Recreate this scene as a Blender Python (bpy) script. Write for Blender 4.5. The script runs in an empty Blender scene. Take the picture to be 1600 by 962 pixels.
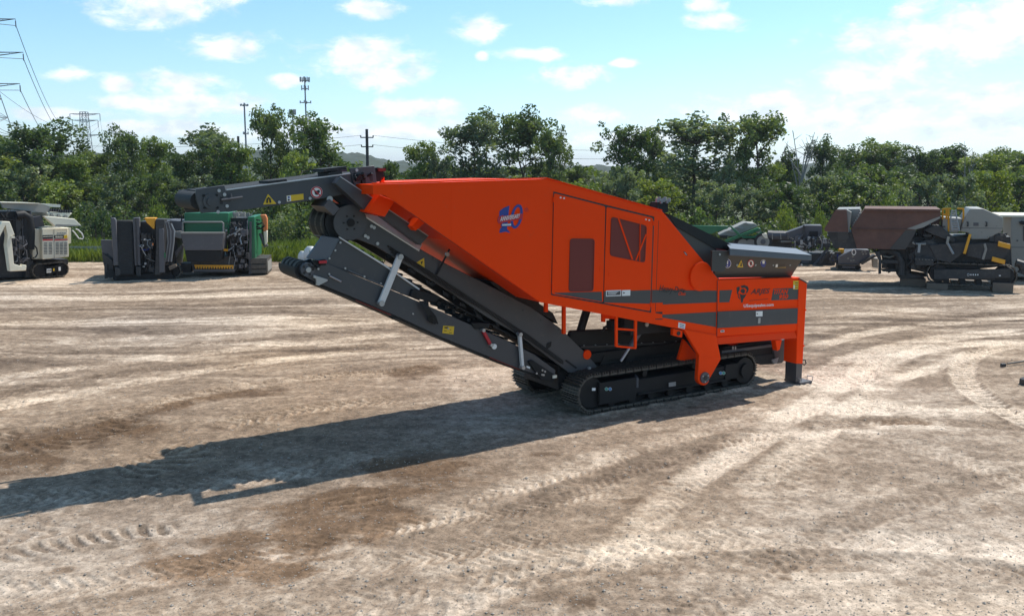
import bpy, math, random
import numpy as np
from mathutils import Vector

# ------------------------------------------------------------------ camera, sky, sun, exposure
scene = bpy.context.scene
COL = scene.collection
FPX, CX, CY, YH, H = 1400.0, 800.0, 481.0, 268.0, 4.2     # surveyed lens (px at 1600 wide), horizon row, drone height
PITCH = math.atan((CY - YH) / FPX)

cam_data = bpy.data.cameras.new('camera')
cam = bpy.data.objects.new('camera', cam_data)
COL.objects.link(cam)
cam.location = (0, 0, H)
cam.rotation_euler = (math.pi / 2 - PITCH, 0, 0)
cam_data.sensor_width = 36.0
cam_data.lens = 36.0 * FPX / 1600.0
cam_data.clip_start = 0.1
cam_data.clip_end = 6000
scene.camera = cam

SUN_DIR = Vector((0.516, 0.466, 1.0)).normalized()
SUN_EL = math.asin(SUN_DIR.z)
SUN_AZ = math.atan2(SUN_DIR.x, SUN_DIR.y)

scene.view_settings.view_transform = 'Standard'
scene.view_settings.look = 'None'
scene.view_settings.gamma = 1
scene.view_settings.exposure = 0.17
scene.view_settings.use_curve_mapping = False
scene.cycles.max_bounces = 6
scene.cycles.diffuse_bounces = 3
scene.cycles.glossy_bounces = 3
scene.cycles.transmission_bounces = 3
scene.cycles.transparent_max_bounces = 6
scene.cycles.caustics_reflective = False
scene.cycles.caustics_refractive = False
scene.cycles.volume_bounces = 0


def ray(px, py):
    """direction of the sight line through a photo pixel, world axes"""
    dx, dy = (px - CX) / FPX, -(py - CY) / FPX
    c, s = math.cos(PITCH), math.sin(PITCH)
    return np.array([dx, c + dy * s, -s + dy * c])


def G(px, py, z=0.0):
    r = ray(px, py)
    t = (z - H) / r[2]
    return np.array([0, 0, H]) + t * r


def B(px, py, Y):
    """point at depth Y metres in front of the camera"""
    r = ray(px, py)
    t = Y / r[1]
    return np.array([t * r[0], Y, H + t * r[2]])


world = bpy.data.worlds.new('World')
scene.world = world
world.use_nodes = True
wt = world.node_tree
wn, wl = wt.nodes, wt.links
wn.clear()


def wnode(t, **kw):
    n = wn.new(t)
    for k, v in kw.items():
        setattr(n, k, v)
    return n


def wmath(op, a, b=None, c=None, clamp=False):
    n = wn.new('ShaderNodeMath')
    n.operation = op
    n.use_clamp = clamp
    for i, v in enumerate((a, b, c)):
        if v is None:
            continue
        if isinstance(v, (int, float)):
            n.inputs[i].default_value = v
        else:
            wl.new(v, n.inputs[i])
    return n.outputs[0]


out = wnode('ShaderNodeOutputWorld')
bg = wnode('ShaderNodeBackground')
bg.inputs['Strength'].default_value = SKY_STRENGTH = 0.142
wl.new(bg.outputs[0], out.inputs[0])
sky = wnode('ShaderNodeTexSky', sky_type='NISHITA')
sky.sun_disc = False
sky.sun_elevation = SUN_EL
sky.sun_rotation = SUN_AZ
sky.altitude = 200
sky.air_density = 1.0
sky.dust_density = 0.6
sky.ozone_density = 2.0
tc = wnode('ShaderNodeTexCoord')
sep = wnode('ShaderNodeSeparateXYZ')
wl.new(tc.outputs['Generated'], sep.inputs[0])
ysafe = wmath('MAXIMUM', sep.outputs[1], 0.08)
azi = wmath('DIVIDE', sep.outputs[0], ysafe)
ele = wmath('DIVIDE', sep.outputs[2], ysafe)
comb = wnode('ShaderNodeCombineXYZ')
wl.new(azi, comb.inputs[0])
wl.new(ele, comb.inputs[1])
# cumulus clouds: centre and half size, surveyed in the photograph, turned into sky directions
CLOUDS = [(262, 8, 92, 27), (350, 72, 60, 19), (560, 92, 78, 27), (598, 120, 62, 20), (745, 44, 35, 18), (585, 14, 34, 14),
          (898, 120, 50, 16), (830, 85, 44, 9), (976, 99, 20, 6), (752, 89, 9, 6), (1116, 34, 40, 12), (1104, 8, 26, 10),
          (1480, 62, 150, 40), (1540, 40, 110, 52), (1345, 118, 80, 22), (640, 170, 58, 15), (922, 178, 42, 14),
          (178, 131, 30, 12), (100, 117, 34, 10), (282, 130, 62, 20), (190, 160, 36, 12), (300, 163, 90, 18),
          (450, 126, 26, 10), (1200, 172, 120, 22), (1370, 178, 150, 28), (1530, 172, 110, 34), (90, 178, 90, 9),
          (560, 205, 190, 16), (250, 200, 120, 12), (1010, 215, 120, 14), (960, 2, 40, 8)]
dmin = None
for (px, py, rx, ry) in CLOUDS:
    r = ray(px, py)
    a0, e0 = r[0] / r[1], r[2] / r[1]
    s1 = wnode('ShaderNodeVectorMath', operation='SUBTRACT')
    wl.new(comb.outputs[0], s1.inputs[0])
    s1.inputs[1].default_value = (a0, e0, 0)
    s2 = wnode('ShaderNodeVectorMath', operation='MULTIPLY')
    wl.new(s1.outputs[0], s2.inputs[0])
    s2.inputs[1].default_value = (FPX / rx, FPX / ry, 0)
    s3 = wnode('ShaderNodeVectorMath', operation='LENGTH')
    wl.new(s2.outputs[0], s3.inputs[0])
    if dmin is None:
        dmin = s3.outputs['Value']
    else:
        dmin = wmath('SMOOTH_MIN', dmin, s3.outputs['Value'], 0.35)
n1 = wnode('ShaderNodeTexNoise')
n1.inputs['Scale'].default_value = 24
n1.inputs['Detail'].default_value = 9
n1.inputs['Roughness'].default_value = 0.62
n1.inputs['Distortion'].default_value = 0.3
mp = wnode('ShaderNodeMapping')
mp.inputs['Scale'].default_value = (1, 1, 1.9)
wl.new(tc.outputs['Generated'], mp.inputs[0])
wl.new(mp.outputs[0], n1.inputs['Vector'])
dn = wmath('ADD', dmin, wmath('MULTIPLY', wmath('SUBTRACT', n1.outputs[0], 0.5), 3.0))
mr = wnode('ShaderNodeMapRange', interpolation_type='SMOOTHSTEP')
mr.inputs['From Min'].default_value = 1.45
mr.inputs['From Max'].default_value = 0.40
wl.new(dn, mr.inputs[0])
# the same kind of fair-weather clouds over the rest of the sky
zs = wmath('MAXIMUM', sep.outputs[2], 0.06)
cm2 = wnode('ShaderNodeCombineXYZ')
wl.new(wmath('DIVIDE', sep.outputs[0], zs), cm2.inputs[0])
wl.new(wmath('DIVIDE', sep.outputs[1], zs), cm2.inputs[1])
n2 = wnode('ShaderNodeTexNoise')
n2.inputs['Scale'].default_value = 1.3
n2.inputs['Detail'].default_value = 8
n2.inputs['Roughness'].default_value = 0.6
wl.new(cm2.outputs[0], n2.inputs['Vector'])
mr2 = wnode('ShaderNodeMapRange', interpolation_type='SMOOTHSTEP')
mr2.inputs['From Min'].default_value = 0.56
mr2.inputs['From Max'].default_value = 0.70
wl.new(n2.outputs[0], mr2.inputs[0])
side = wmath('MULTIPLY', wmath('SUBTRACT', wmath('ABSOLUTE', azi), 0.62), 6, clamp=True)
high = wmath('MULTIPLY', wmath('SUBTRACT', ele, 0.215), 8, clamp=True)
beyond = wmath('MULTIPLY', wmath('MAXIMUM', side, high), mr2.outputs[0])
mask = wmath('MAXIMUM', wmath('MULTIPLY', mr.outputs[0], 0.92), wmath('MULTIPLY', beyond, 0.8))
tint = wnode('ShaderNodeMix', data_type='RGBA', blend_type='MULTIPLY')
tint.inputs[0].default_value = 1.0
wl.new(sky.outputs[0], tint.inputs[6])
tr_ = wnode('ShaderNodeMix', data_type='RGBA')
wl.new(wmath('MULTIPLY', wmath('MAXIMUM', sep.outputs[2], 0.0), 5.0, clamp=True), tr_.inputs[0])
tr_.inputs[6].default_value = (0.96, 1.09, 1.36, 1)        # milky haze at the horizon
tr_.inputs[7].default_value = (0.80, 1.07, 1.07, 1)
wl.new(tr_.outputs[2], tint.inputs[7])
cl = wnode('ShaderNodeMix', data_type='RGBA')
wl.new(mask, cl.inputs[0])
wl.new(tint.outputs[2], cl.inputs[6])
cs_ = wnode('ShaderNodeMix', data_type='RGBA')
n5 = wnode('ShaderNodeTexNoise')
n5.inputs['Scale'].default_value = 30
n5.inputs['Detail'].default_value = 5
wl.new(mp.outputs[0], n5.inputs['Vector'])
r5 = wnode('ShaderNodeMapRange')
r5.inputs['From Min'].default_value = 0.38
r5.inputs['From Max'].default_value = 0.58
wl.new(n5.outputs[0], r5.inputs[0])
wl.new(r5.outputs[0], cs_.inputs[0])
cs_.inputs[6].default_value = (5.5, 6.2, 6.9, 1)
cs_.inputs[7].default_value = (7.8, 8.0, 8.2, 1)
wl.new(cs_.outputs[2], cl.inputs[7])
wl.new(cl.outputs[2], bg.inputs['Color'])

sun_data = bpy.data.lights.new('sun', 'SUN')
sun_data.energy = 4.9
sun_data.angle = math.radians(0.5)
sun_data.color = (1.0, 0.95, 0.87)
sun = bpy.data.objects.new('sun', sun_data)
COL.objects.link(sun)
sun.location = (30, 60, 80)
sun.rotation_euler = SUN_DIR.to_track_quat('Z', 'Y').to_euler()

rng = np.random.default_rng(7)
random.seed(7)
# ------------------------------------------------------------------ helpers: materials


def material(name, color, rough=0.55, metal=0.0, var=0.12, scale=3.0, bump=0.0, bscale=40.0, dirt=None, dirt_amt=0.0, coat=0.0, spec=0.5):
    m = bpy.data.materials.new(name)
    m.use_nodes = True
    t = m.node_tree
    n, l = t.nodes, t.links
    p = n['Principled BSDF']
    p.inputs['Roughness'].default_value = rough
    p.inputs['Metallic'].default_value = metal
    p.inputs['Coat Weight'].default_value = coat
    p.inputs['Specular IOR Level'].default_value = spec
    tcn = n.new('ShaderNodeTexCoord')
    nz = n.new('ShaderNodeTexNoise')
    nz.inputs['Scale'].default_value = scale
    nz.inputs['Detail'].default_value = 6
    nz.inputs['Roughness'].default_value = 0.65
    l.new(tcn.outputs['Object'], nz.inputs['Vector'])
    mx = n.new('ShaderNodeMix')
    mx.data_type = 'RGBA'
    l.new(nz.outputs[0], mx.inputs[0])
    c = color
    mx.inputs[6].default_value = (*[min(1, x * (1 - var)) for x in c], 1)
    mx.inputs[7].default_value = (*[min(1, x * (1 + var)) for x in c], 1)
    last = mx.outputs[2]
    if dirt:
        n3 = n.new('ShaderNodeTexNoise')
        n3.inputs['Scale'].default_value = scale * 2.3
        n3.inputs['Detail'].default_value = 9
        n3.inputs['Roughness'].default_value = 0.75
        l.new(tcn.outputs['Object'], n3.inputs['Vector'])
        r3 = n.new('ShaderNodeMapRange')
        r3.inputs['From Min'].default_value = 0.62 - dirt_amt * 0.3
        r3.inputs['From Max'].default_value = 0.78 - dirt_amt * 0.1
        l.new(n3.outputs[0], r3.inputs[0])
        m2 = n.new('ShaderNodeMix')
        m2.data_type = 'RGBA'
        ml = n.new('ShaderNodeMath')
        ml.operation = 'MULTIPLY'
        ml.inputs[1].default_value = min(1, 0.35 + dirt_amt * 0.5)
        l.new(r3.outputs[0], ml.inputs[0])
        l.new(ml.outputs[0], m2.inputs[0])
        l.new(last, m2.inputs[6])
        m2.inputs[7].default_value = (*dirt, 1)
        last = m2.outputs[2]
    l.new(last, p.inputs['Base Color'])
    if bump:
        n4 = n.new('ShaderNodeTexNoise')
        n4.inputs['Scale'].default_value = bscale
        n4.inputs['Detail'].default_value = 4
        l.new(tcn.outputs['Object'], n4.inputs['Vector'])
        bp = n.new('ShaderNodeBump')
        bp.inputs['Strength'].default_value = bump
        bp.inputs['Distance'].default_value = 0.02
        l.new(n4.outputs[0], bp.inputs['Height'])
        l.new(bp.outputs[0], p.inputs['Normal'])
    return m


DUST = (0.30, 0.26, 0.21)
MT = {}
MT['orange'] = material('orange_paint', (0.95, 0.060, 0.003), 0.48, var=0.05, scale=1.2, spec=0.08, dirt=(0.62, 0.12, 0.05), dirt_amt=0.12)
MT['maroon'] = material('maroon_mesh', (0.16, 0.022, 0.014), 0.7, var=0.12, scale=60)
MT['grey'] = material('anthracite_paint', (0.056, 0.057, 0.064), 0.42, var=0.12, scale=2, dirt=(0.13, 0.118, 0.10), dirt_amt=0.25)
MT['stripe'] = material('stripe_film', (0.060, 0.058, 0.058), 0.5, var=0.05)
MT['steelblue'] = material('blue_grey_sheet', (0.105, 0.12, 0.145), 0.45, metal=0.25, var=0.08, dirt=DUST, dirt_amt=0.1)
MT['black'] = material('black_steel', (0.011, 0.011, 0.012), 0.6, var=0.25, scale=4, spec=0.3, dirt=(0.05, 0.044, 0.037), dirt_amt=0.2)
MT['hopper'] = material('hopper_steel', (0.050, 0.046, 0.044), 0.5, var=0.12, dirt=(0.10, 0.09, 0.08), dirt_amt=0.15)
MT['rubber'] = material('rubber', (0.020, 0.020, 0.020), 0.8, var=0.3, scale=8, dirt=(0.075, 0.068, 0.06), dirt_amt=0.3, bump=0.2)
MT['lagging'] = material('drum_lagging', (0.085, 0.078, 0.066), 0.7, var=0.3, scale=9)
MT['shoe'] = material('track_steel', (0.072, 0.064, 0.055), 0.6, metal=0.2, var=0.4, scale=7, dirt=(0.21, 0.17, 0.125), dirt_amt=0.55)
MT['silver'] = material('zinc', (0.42, 0.42, 0.43), 0.38, metal=0.6, var=0.1, scale=8)
MT['white'] = material('white_print', (0.78, 0.78, 0.76), 0.5, var=0.03)
MT['skirt'] = material('pale_skirt', (0.70, 0.69, 0.68), 0.45, var=0.08, scale=5, dirt=(0.3, 0.28, 0.25), dirt_amt=0.2)
MT['yellow'] = material('yellow_print', (0.72, 0.46, 0.02), 0.5, var=0.05)
MT['red'] = material('red_print', (0.50, 0.018, 0.03), 0.5, var=0.05)
MT['blue'] = material('blue_print', (0.02, 0.045, 0.26), 0.5, var=0.05)
MT['ink'] = material('black_print', (0.015, 0.015, 0.017), 0.5, var=0.05)
MT['green'] = material('green_paint', (0.012, 0.135, 0.055), 0.4, var=0.15, dirt=(0.05, 0.10, 0.06), dirt_amt=0.15)
MT['cream'] = material('cream_paint', (0.74, 0.69, 0.55), 0.5, var=0.08, dirt=(0.36, 0.31, 0.24), dirt_amt=0.25)
MT['bgdark'] = material('weathered_dark_steel', (0.030, 0.029, 0.030), 0.6, var=0.3, scale=3, dirt=(0.11, 0.098, 0.085), dirt_amt=0.45)
MT['bggrey'] = material('weathered_grey_paint', (0.085, 0.083, 0.092), 0.55, var=0.2, scale=2, dirt=(0.2, 0.18, 0.16), dirt_amt=0.25)
MT['rust'] = material('rusty_steel', (0.140, 0.068, 0.050), 0.8, var=0.45, scale=1.3, dirt=(0.075, 0.045, 0.036), dirt_amt=0.6, bump=0.2)
MT['palegrey'] = material('pale_grey_paint', (0.27, 0.26, 0.235), 0.5, var=0.08, scale=1.5, dirt=(0.2, 0.18, 0.15), dirt_amt=0.25)
MT['amber'] = material('amber_paint', (0.72, 0.33, 0.012), 0.5, var=0.1)
MT['orangeplastic'] = material('orange_plastic', (0.62, 0.20, 0.06), 0.5, var=0.1)
MT['timber'] = material('timber', (0.16, 0.125, 0.095), 0.85, var=0.3, scale=6, bump=0.4)
MT['galv'] = material('galvanised', (0.30, 0.31, 0.32), 0.5, metal=0.4, var=0.15)
MT['pylon'] = material('pylon_steel', (0.17, 0.19, 0.22), 0.6, metal=0.3, var=0.15)
MT['pole'] = material('weathered_pole', (0.045, 0.042, 0.04), 0.85, var=0.25)
MT['wire'] = material('wire', (0.10, 0.10, 0.11), 0.6, var=0.1)
MT['bark'] = material('bark', (0.070, 0.055, 0.042), 0.9, var=0.3, scale=6, bump=0.4)
MT['deadwood'] = material('dead_wood', (0.26, 0.24, 0.22), 0.85, var=0.2)
MT['sign_green'] = material('green_print', (0.02, 0.30, 0.22), 0.5, var=0.05)
MT['sign_blue'] = material('light_blue_print', (0.03, 0.20, 0.48), 0.5, var=0.05)
MT['stone'] = material('stone', (0.36, 0.31, 0.26), 0.9, var=0.55, scale=9)


# ------------------------------------------------------------------ helpers: meshes
def tag(o, label=None, cat=None, group=None, kind=None):
    if label:
        o['label'] = label
    if cat:
        o['category'] = cat
    if group:
        o['group'] = group
    if kind:
        o['kind'] = kind
    return o


def empty(name, loc, rz=0.0, label=None, cat=None, group=None):
    o = bpy.data.objects.new(name, None)
    COL.objects.link(o)
    o.location = tuple(loc)
    o.rotation_euler = (0, 0, rz)
    o.empty_display_size = 0.3
    return tag(o, label, cat, group)


class MB:
    """collects shapes and links them as one mesh object"""
    def __init__(self):
        self.v, self.f = [], []

    def face_loop(self, pts):
        b = len(self.v)
        self.v += [tuple(p) for p in pts]
        self.f.append(list(range(b, b + len(pts))))

    def prism(self, pts, off):
        """polygon pts swept by off"""
        n, b = len(pts), len(self.v)
        off = np.array(off, float)
        a = [np.array(p, float) for p in pts]
        self.v += [tuple(p) for p in a] + [tuple(p + off) for p in a]
        nr = np.zeros(3)
        for i in range(n):
            p, q = a[i], a[(i + 1) % n]
            nr += np.cross(p, q)
        flip = float(nr @ off) > 0
        lo, hi = list(range(b, b + n)), list(range(b + n, b + 2 * n))
        self.f.append(lo[::-1] if flip else lo)
        self.f.append(hi if flip else hi[::-1])
        for i in range(n):
            j = (i + 1) % n
            q = [lo[i], lo[j], hi[j], hi[i]]
            self.f.append(q if flip else q[::-1])
        return self

    def box(self, x0, x1, y0, y1, z0, z1):
        return self.prism([(x0, y0, z0), (x1, y0, z0), (x1, y1, z0), (x0, y1, z0)], (0, 0, z1 - z0))

    def loft(self, rings, cap=True):
        b, n = len(self.v), len(rings[0])
        for r in rings:
            self.v += [tuple(p) for p in r]
        for k in range(len(rings) - 1):
            for i in range(n):
                j = (i + 1) % n
                self.f.append([b + k * n + i, b + k * n + j, b + (k + 1) * n + j, b + (k + 1) * n + i])
        if cap:
            self.f.append([b + i for i in range(n)][::-1])
            self.f.append([b + (len(rings) - 1) * n + i for i in range(n)])
        return self

    def tube(self, pts, r, n=8, r1=None):
        pts = [np.array(p, float) for p in pts]
        rings = []
        ref = None
        for i, p in enumerate(pts):
            d = pts[min(i + 1, len(pts) - 1)] - pts[max(i - 1, 0)]
            d /= (np.linalg.norm(d) + 1e-9)
            if ref is None:
                ref = np.array([0, 0, 1.0]) if abs(d[2]) < 0.9 else np.array([1.0, 0, 0])
            s = np.cross(d, ref)
            s /= (np.linalg.norm(s) + 1e-9)
            t = np.cross(s, d)
            ref = t
            k = i / max(1, len(pts) - 1)
            rr = r if r1 is None else r * (1 - k) + r1 * k
            rings.append([p + rr * (math.cos(a) * s + math.sin(a) * t) for a in np.linspace(0, 2 * math.pi, n, endpoint=False)])
        return self.loft(rings)

    def bar(self, p, q, w, h=None):
        return self.tube([p, q], (h or w) * 0.7071, 4) if h is None else self._bar(p, q, w, h)

    def _bar(self, p, q, w, h):
        p, q = np.array(p, float), np.array(q, float)
        d = q - p
        d /= np.linalg.norm(d)
        ref = np.array([0, 0, 1.0]) if abs(d[2]) < 0.95 else np.array([0, 1.0, 0])
        s = np.cross(d, ref)
        s /= np.linalg.norm(s)
        t = np.cross(s, d)
        c = [(-1, -1), (1, -1), (1, 1), (-1, 1)]
        return self.loft([[o + a * w / 2 * s + b_ * h / 2 * t for a, b_ in c] for o in (p, q)])

    def disc(self, c, ax, r, th, n=24):
        """short cylinder"""
        c, ax = np.array(c, float), np.array(ax, float)
        ax /= np.linalg.norm(ax)
        return self.tube([c, c + ax * th], r, n)

    def greeble(self, lo, hi, nb=10, nt=12, rs=None, size=(0.06, 0.3)):
        rs = rs or random
        for _ in range(nb):
            s = [rs.uniform(*size) for _ in range(3)]
            c = [rs.uniform(lo[i] + s[i] / 2, max(lo[i] + s[i] / 2, hi[i] - s[i] / 2)) for i in range(3)]
            self.box(c[0] - s[0] / 2, c[0] + s[0] / 2, c[1] - s[1] / 2, c[1] + s[1] / 2, c[2] - s[2] / 2, c[2] + s[2] / 2)
        for _ in range(nt):
            p = np.array([rs.uniform(lo[i], hi[i]) for i in range(3)])
            L = rs.uniform(0.25, 0.9)
            d = np.array([rs.gauss(0, .3), rs.gauss(0, .3), rs.gauss(0, 1)])
            d /= np.linalg.norm(d)
            q = np.clip(p + d * L, lo, hi)
            m_ = (p + q) / 2 + np.array([rs.uniform(-.12, .12), rs.uniform(-.08, .08), rs.uniform(-.12, .05)])
            self.tube([p, m_, q], rs.uniform(0.008, 0.026), 5)
        return self

    def mesh(self, name, mat=None, sharp=35):
        me = bpy.data.meshes.new(name)
        me.from_pydata(self.v, [], self.f)
        if mat is not None:
            me.materials.append(MT[mat] if isinstance(mat, str) else mat)
        me.polygons.foreach_set('use_smooth', [True] * len(me.polygons))
        me.update()
        try:
            me.set_sharp_from_angle(angle=math.radians(sharp))
        except Exception:
            pass
        return me

    def build(self, name, mat, parent=None, bevel=0.0):
        return link(name, self.mesh(name, mat), parent, bevel)


def link(name, me, parent=None, bevel=0.0):
    o = bpy.data.objects.new(name, me)
    COL.objects.link(o)
    if parent is not None:
        o.parent = parent
    if bevel:
        md = o.modifiers.new('bevel', 'BEVEL')
        md.width = bevel
        md.segments = 2
        md.limit_method = 'ANGLE'
        md.angle_limit = math.radians(40)
    return o


def copy_tree(o, parent=None):
    c = o.copy()
    COL.objects.link(c)
    if parent is not None:
        c.parent = parent
    for ch in list(o.children):
        copy_tree(ch, c)
    return c


def text_flat(body, shear=0.0, bold=0.0):
    """vertices (0..1 box) and faces of a word in the built-in font"""
    cu = bpy.data.curves.new('word', 'FONT')
    cu.body = body
    cu.shear = shear
    cu.offset = bold
    cu.resolution_u = 3
    o = bpy.data.objects.new('word', cu)
    COL.objects.link(o)
    dg = bpy.context.evaluated_depsgraph_get()
    me = bpy.data.meshes.new_from_object(o.evaluated_get(dg))
    v = np.array([tuple(x.co) for x in me.vertices])[:, :2]
    f = [list(p.vertices) for p in me.polygons]
    bpy.data.objects.remove(o)
    bpy.data.curves.remove(cu)
    bpy.data.meshes.remove(me)
    v -= v.min(0)
    v /= np.maximum(v.max(0), 1e-6)
    return v, f


def text_on(name, body, corners, mat, parent, shear=0.0, bold=0.0):
    """lettering laid on the quad corners = bottom-left, bottom-right, top-right, top-left"""
    v, f = text_flat(body, shear, bold)
    c = [np.array(p, float) for p in corners]
    s, t = v[:, :1], v[:, 1:]
    P = (1 - s) * (1 - t) * c[0] + s * (1 - t) * c[1] + s * t * c[2] + (1 - s) * t * c[3]
    mb = MB()
    mb.v = [tuple(p) for p in P]
    mb.f = f
    return mb.build(name, mat, parent)

# ------------------------------------------------------------------ the ground
def vnoise(x, y, seed):
    xi, yi = np.floor(x).astype(np.int64), np.floor(y).astype(np.int64)
    fx, fy = x - xi, y - yi
    fx, fy = fx * fx * fx * (fx * (fx * 6 - 15) + 10), fy * fy * fy * (fy * (fy * 6 - 15) + 10)

    def h(a, b):
        n = (a * 374761393 + b * 668265263 + seed * 974634541) & 0xFFFFFFFF
        n = ((n ^ (n >> 13)) * 1274126177) & 0xFFFFFFFF
        n = ((n ^ (n >> 16)) * 2246822519) & 0xFFFFFFFF
        return ((n ^ (n >> 15)) & 0xFFFF) / 65535.0
    a, b, c, d = h(xi, yi), h(xi + 1, yi), h(xi, yi + 1), h(xi + 1, yi + 1)
    return a + (b - a) * fx + (c - a) * fy + (a - b - c + d) * fx * fy


def fbm(x, y, seed, oct=4, gain=0.5):
    s, a, t = 0, 1.0, 0
    for k in range(oct):
        s = s + a * vnoise(x * 2 ** k + 17.3 * k, y * 2 ** k - 9.1 * k, seed + k * 31)
        t += a
        a *= gain
    return s / t


def sstep(a, b, x):
    t = np.clip((x - a) / (b - a), 0, 1)
    return t * t * (3 - 2 * t)


rows = 6.0 * np.exp(np.arange(0, 900) * 0.0027)
rows = rows[rows < 47]
tans = np.arange(-0.72, 0.7201, 0.0018)
YY, TT = np.meshgrid(rows, tans, indexing='ij')
XX = YY * TT
NR, NC = XX.shape
X, Y = XX.ravel(), YY.ravel()
h = (fbm(X * 0.12, Y * 0.15, 3, 3) - 0.5) * 0.10 + (fbm(X * 0.8, Y * 1.2, 5, 4) - 0.5) * 0.045 + (fbm(X * 4, Y * 4.5, 9, 3) - 0.5) * 0.022 + (fbm(X * 14, Y * 14, 13, 2) - 0.5) * 0.010
wx = X + (fbm(X * 0.25, Y * 0.25, 21, 3) - 0.5) * 3.0
wy = Y + (fbm(X * 0.13, Y * 0.3, 22, 3) - 0.5) * 3.4 - 0.05 * X
streak = fbm(wx * 0.10, wy * 2.2, 31, 5, 0.62)            # traffic scraped the yard lengthwise
streak2 = fbm(wx * 0.05, wy * 0.8, 33, 3)
blot = fbm(X * 0.33, Y * 0.33, 41, 5, 0.6)
fine = fbm(X * 7, Y * 7, 43, 3, 0.7)
far = sstep(11, 24, Y)
patch = sstep(.35, .62, fbm(X * .22 + 5, Y * .3, 37, 4))      # where the scraping still shows
light = 0.50 + (streak - 0.5) * (0.25 + 0.6 * patch * (.3 + .7 * far) + 0.9 * far) + (streak2 - 0.5) * 0.55 + (blot - 0.5) * (0.8 - 0.4 * far) + (fine - 0.5) * 0.7
light += (fbm(X * 2.2, Y * 2.4, 36, 5, .75) - .5) * (0.4 - .15 * far) + (fbm(wx * .5, wy * 7, 35, 3) - .5) * .55 * far
light += 0.18 * sstep(-3, 6, X) * sstep(24, 10, Y)         # paler limestone fines on the right
brown = np.zeros_like(X)
h += (streak - 0.5) * 0.035


def near_curve(pts, width):
    """arc length, signed offset and index of grid points within width of a polyline"""
    P = np.array([G(*p)[:2] for p in pts])
    Q = []
    for i in range(len(P) - 1):                            # smooth it
        p0, p1, p2, p3 = P[max(i - 1, 0)], P[i], P[i + 1], P[min(i + 2, len(P) - 1)]
        for t in np.linspace(0, 1, 8, endpoint=False):
            Q.append(0.5 * ((2 * p1) + (-p0 + p2) * t + (2 * p0 - 5 * p1 + 4 * p2 - p3) * t ** 2 + (-p0 + 3 * p1 - 3 * p2 + p3) * t ** 3))
    Q.append(P[-1])
    Q = np.array(Q)
    lo, hi = Q.min(0) - width, Q.max(0) + width
    idx = np.nonzero((X > lo[0]) & (X < hi[0]) & (Y > lo[1]) & (Y < hi[1]))[0]
    best = np.full(len(idx), 1e9)
    s_, o_ = np.zeros(len(idx)), np.zeros(len(idx))
    acc = 0.0
    x, y = X[idx], Y[idx]
    for a, b in zip(Q[:-1], Q[1:]):
        d = b - a
        L = np.linalg.norm(d)
        if L < 1e-6:
            continue
        d = d / L
        t = np.clip((x - a[0]) * d[0] + (y - a[1]) * d[1], 0, L)
        ox, oy = x - a[0] - t * d[0], y - a[1] - t * d[1]
        dist = np.hypot(ox, oy)
        m_ = dist < best
        best[m_] = dist[m_]
        s_[m_] = acc + t[m_]
        o_[m_] = (d[0] * oy - d[1] * ox)[m_]
        acc += L
    k = best < width
    return idx[k], s_[k], o_[k], best[k], acc


def tyre(pts, w, pitch=0.0, depth=0.03, lift=0.0, angle=0.6, chevron=True, dk=0.25, worn=False):
    i, s, o, d, L = near_curve(pts, w * 0.5 + 0.25)
    inside = sstep(w * 0.5 + 0.08, w * 0.5 - 0.06, d)
    ends = sstep(0, 0.5, s) * sstep(L, L - 0.5, s)
    wear = (0.5 if worn else 0.75) + 0.9 * (fbm(X[i] * 0.9, Y[i] * 0.9, 51, 3) - 0.3)
    a = inside * ends * np.clip(wear, 0, 1.1)
    light[i] += lift * a
    h[i] -= depth * 0.5 * a
    rim = np.exp(-((d - w * 0.5 - 0.05) / 0.06) ** 2) * ends
    h[i] += depth * 0.7 * rim * np.clip(wear, 0, 1)
    if pitch:
        ph = (s + (np.abs(o) if chevron else o) * angle) / pitch + (fbm(X[i] * 2.5, Y[i] * 2.5, 53, 3) - .5) * .6
        a = a * (sstep(.25, .55, fbm(X[i] * 1.7 + 3, Y[i] * 1.7, 55, 4, .6)) if worn else sstep(.1, .5, fbm(X[i] * 2 + 3, Y[i] * 2, 55, 4, .6)))
        tri = np.abs((ph % 1.0) - 0.5) * 2
        c = sstep(0.35, 0.65, tri)
        h[i] += depth * (c - 0.5) * a
        light[i] += dk * (c - 0.55) * a


def smear(pts, w, amt=0.0, br=0.0, seed=61, soft=1.0):
    i, s, o, d, L = near_curve(pts, w)
    e = sstep(0, 0.25 * L, s) * sstep(L, 0.8 * L, s)
    n = fbm(X[i] * 1.6, Y[i] * 2.6, seed, 6, 0.75)
    d = d + (fbm(X[i] * .9, Y[i] * 1.5, seed + 7, 5, .65) - .5) * w * 1.5
    a = np.clip(sstep(w, -w * 0.3, d) * e * (sstep(.28, .7, n) * 1.3 + .1) * soft, 0, 1)
    light[i] += amt * a
    brown[i] = np.maximum(brown[i], br * a)


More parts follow.
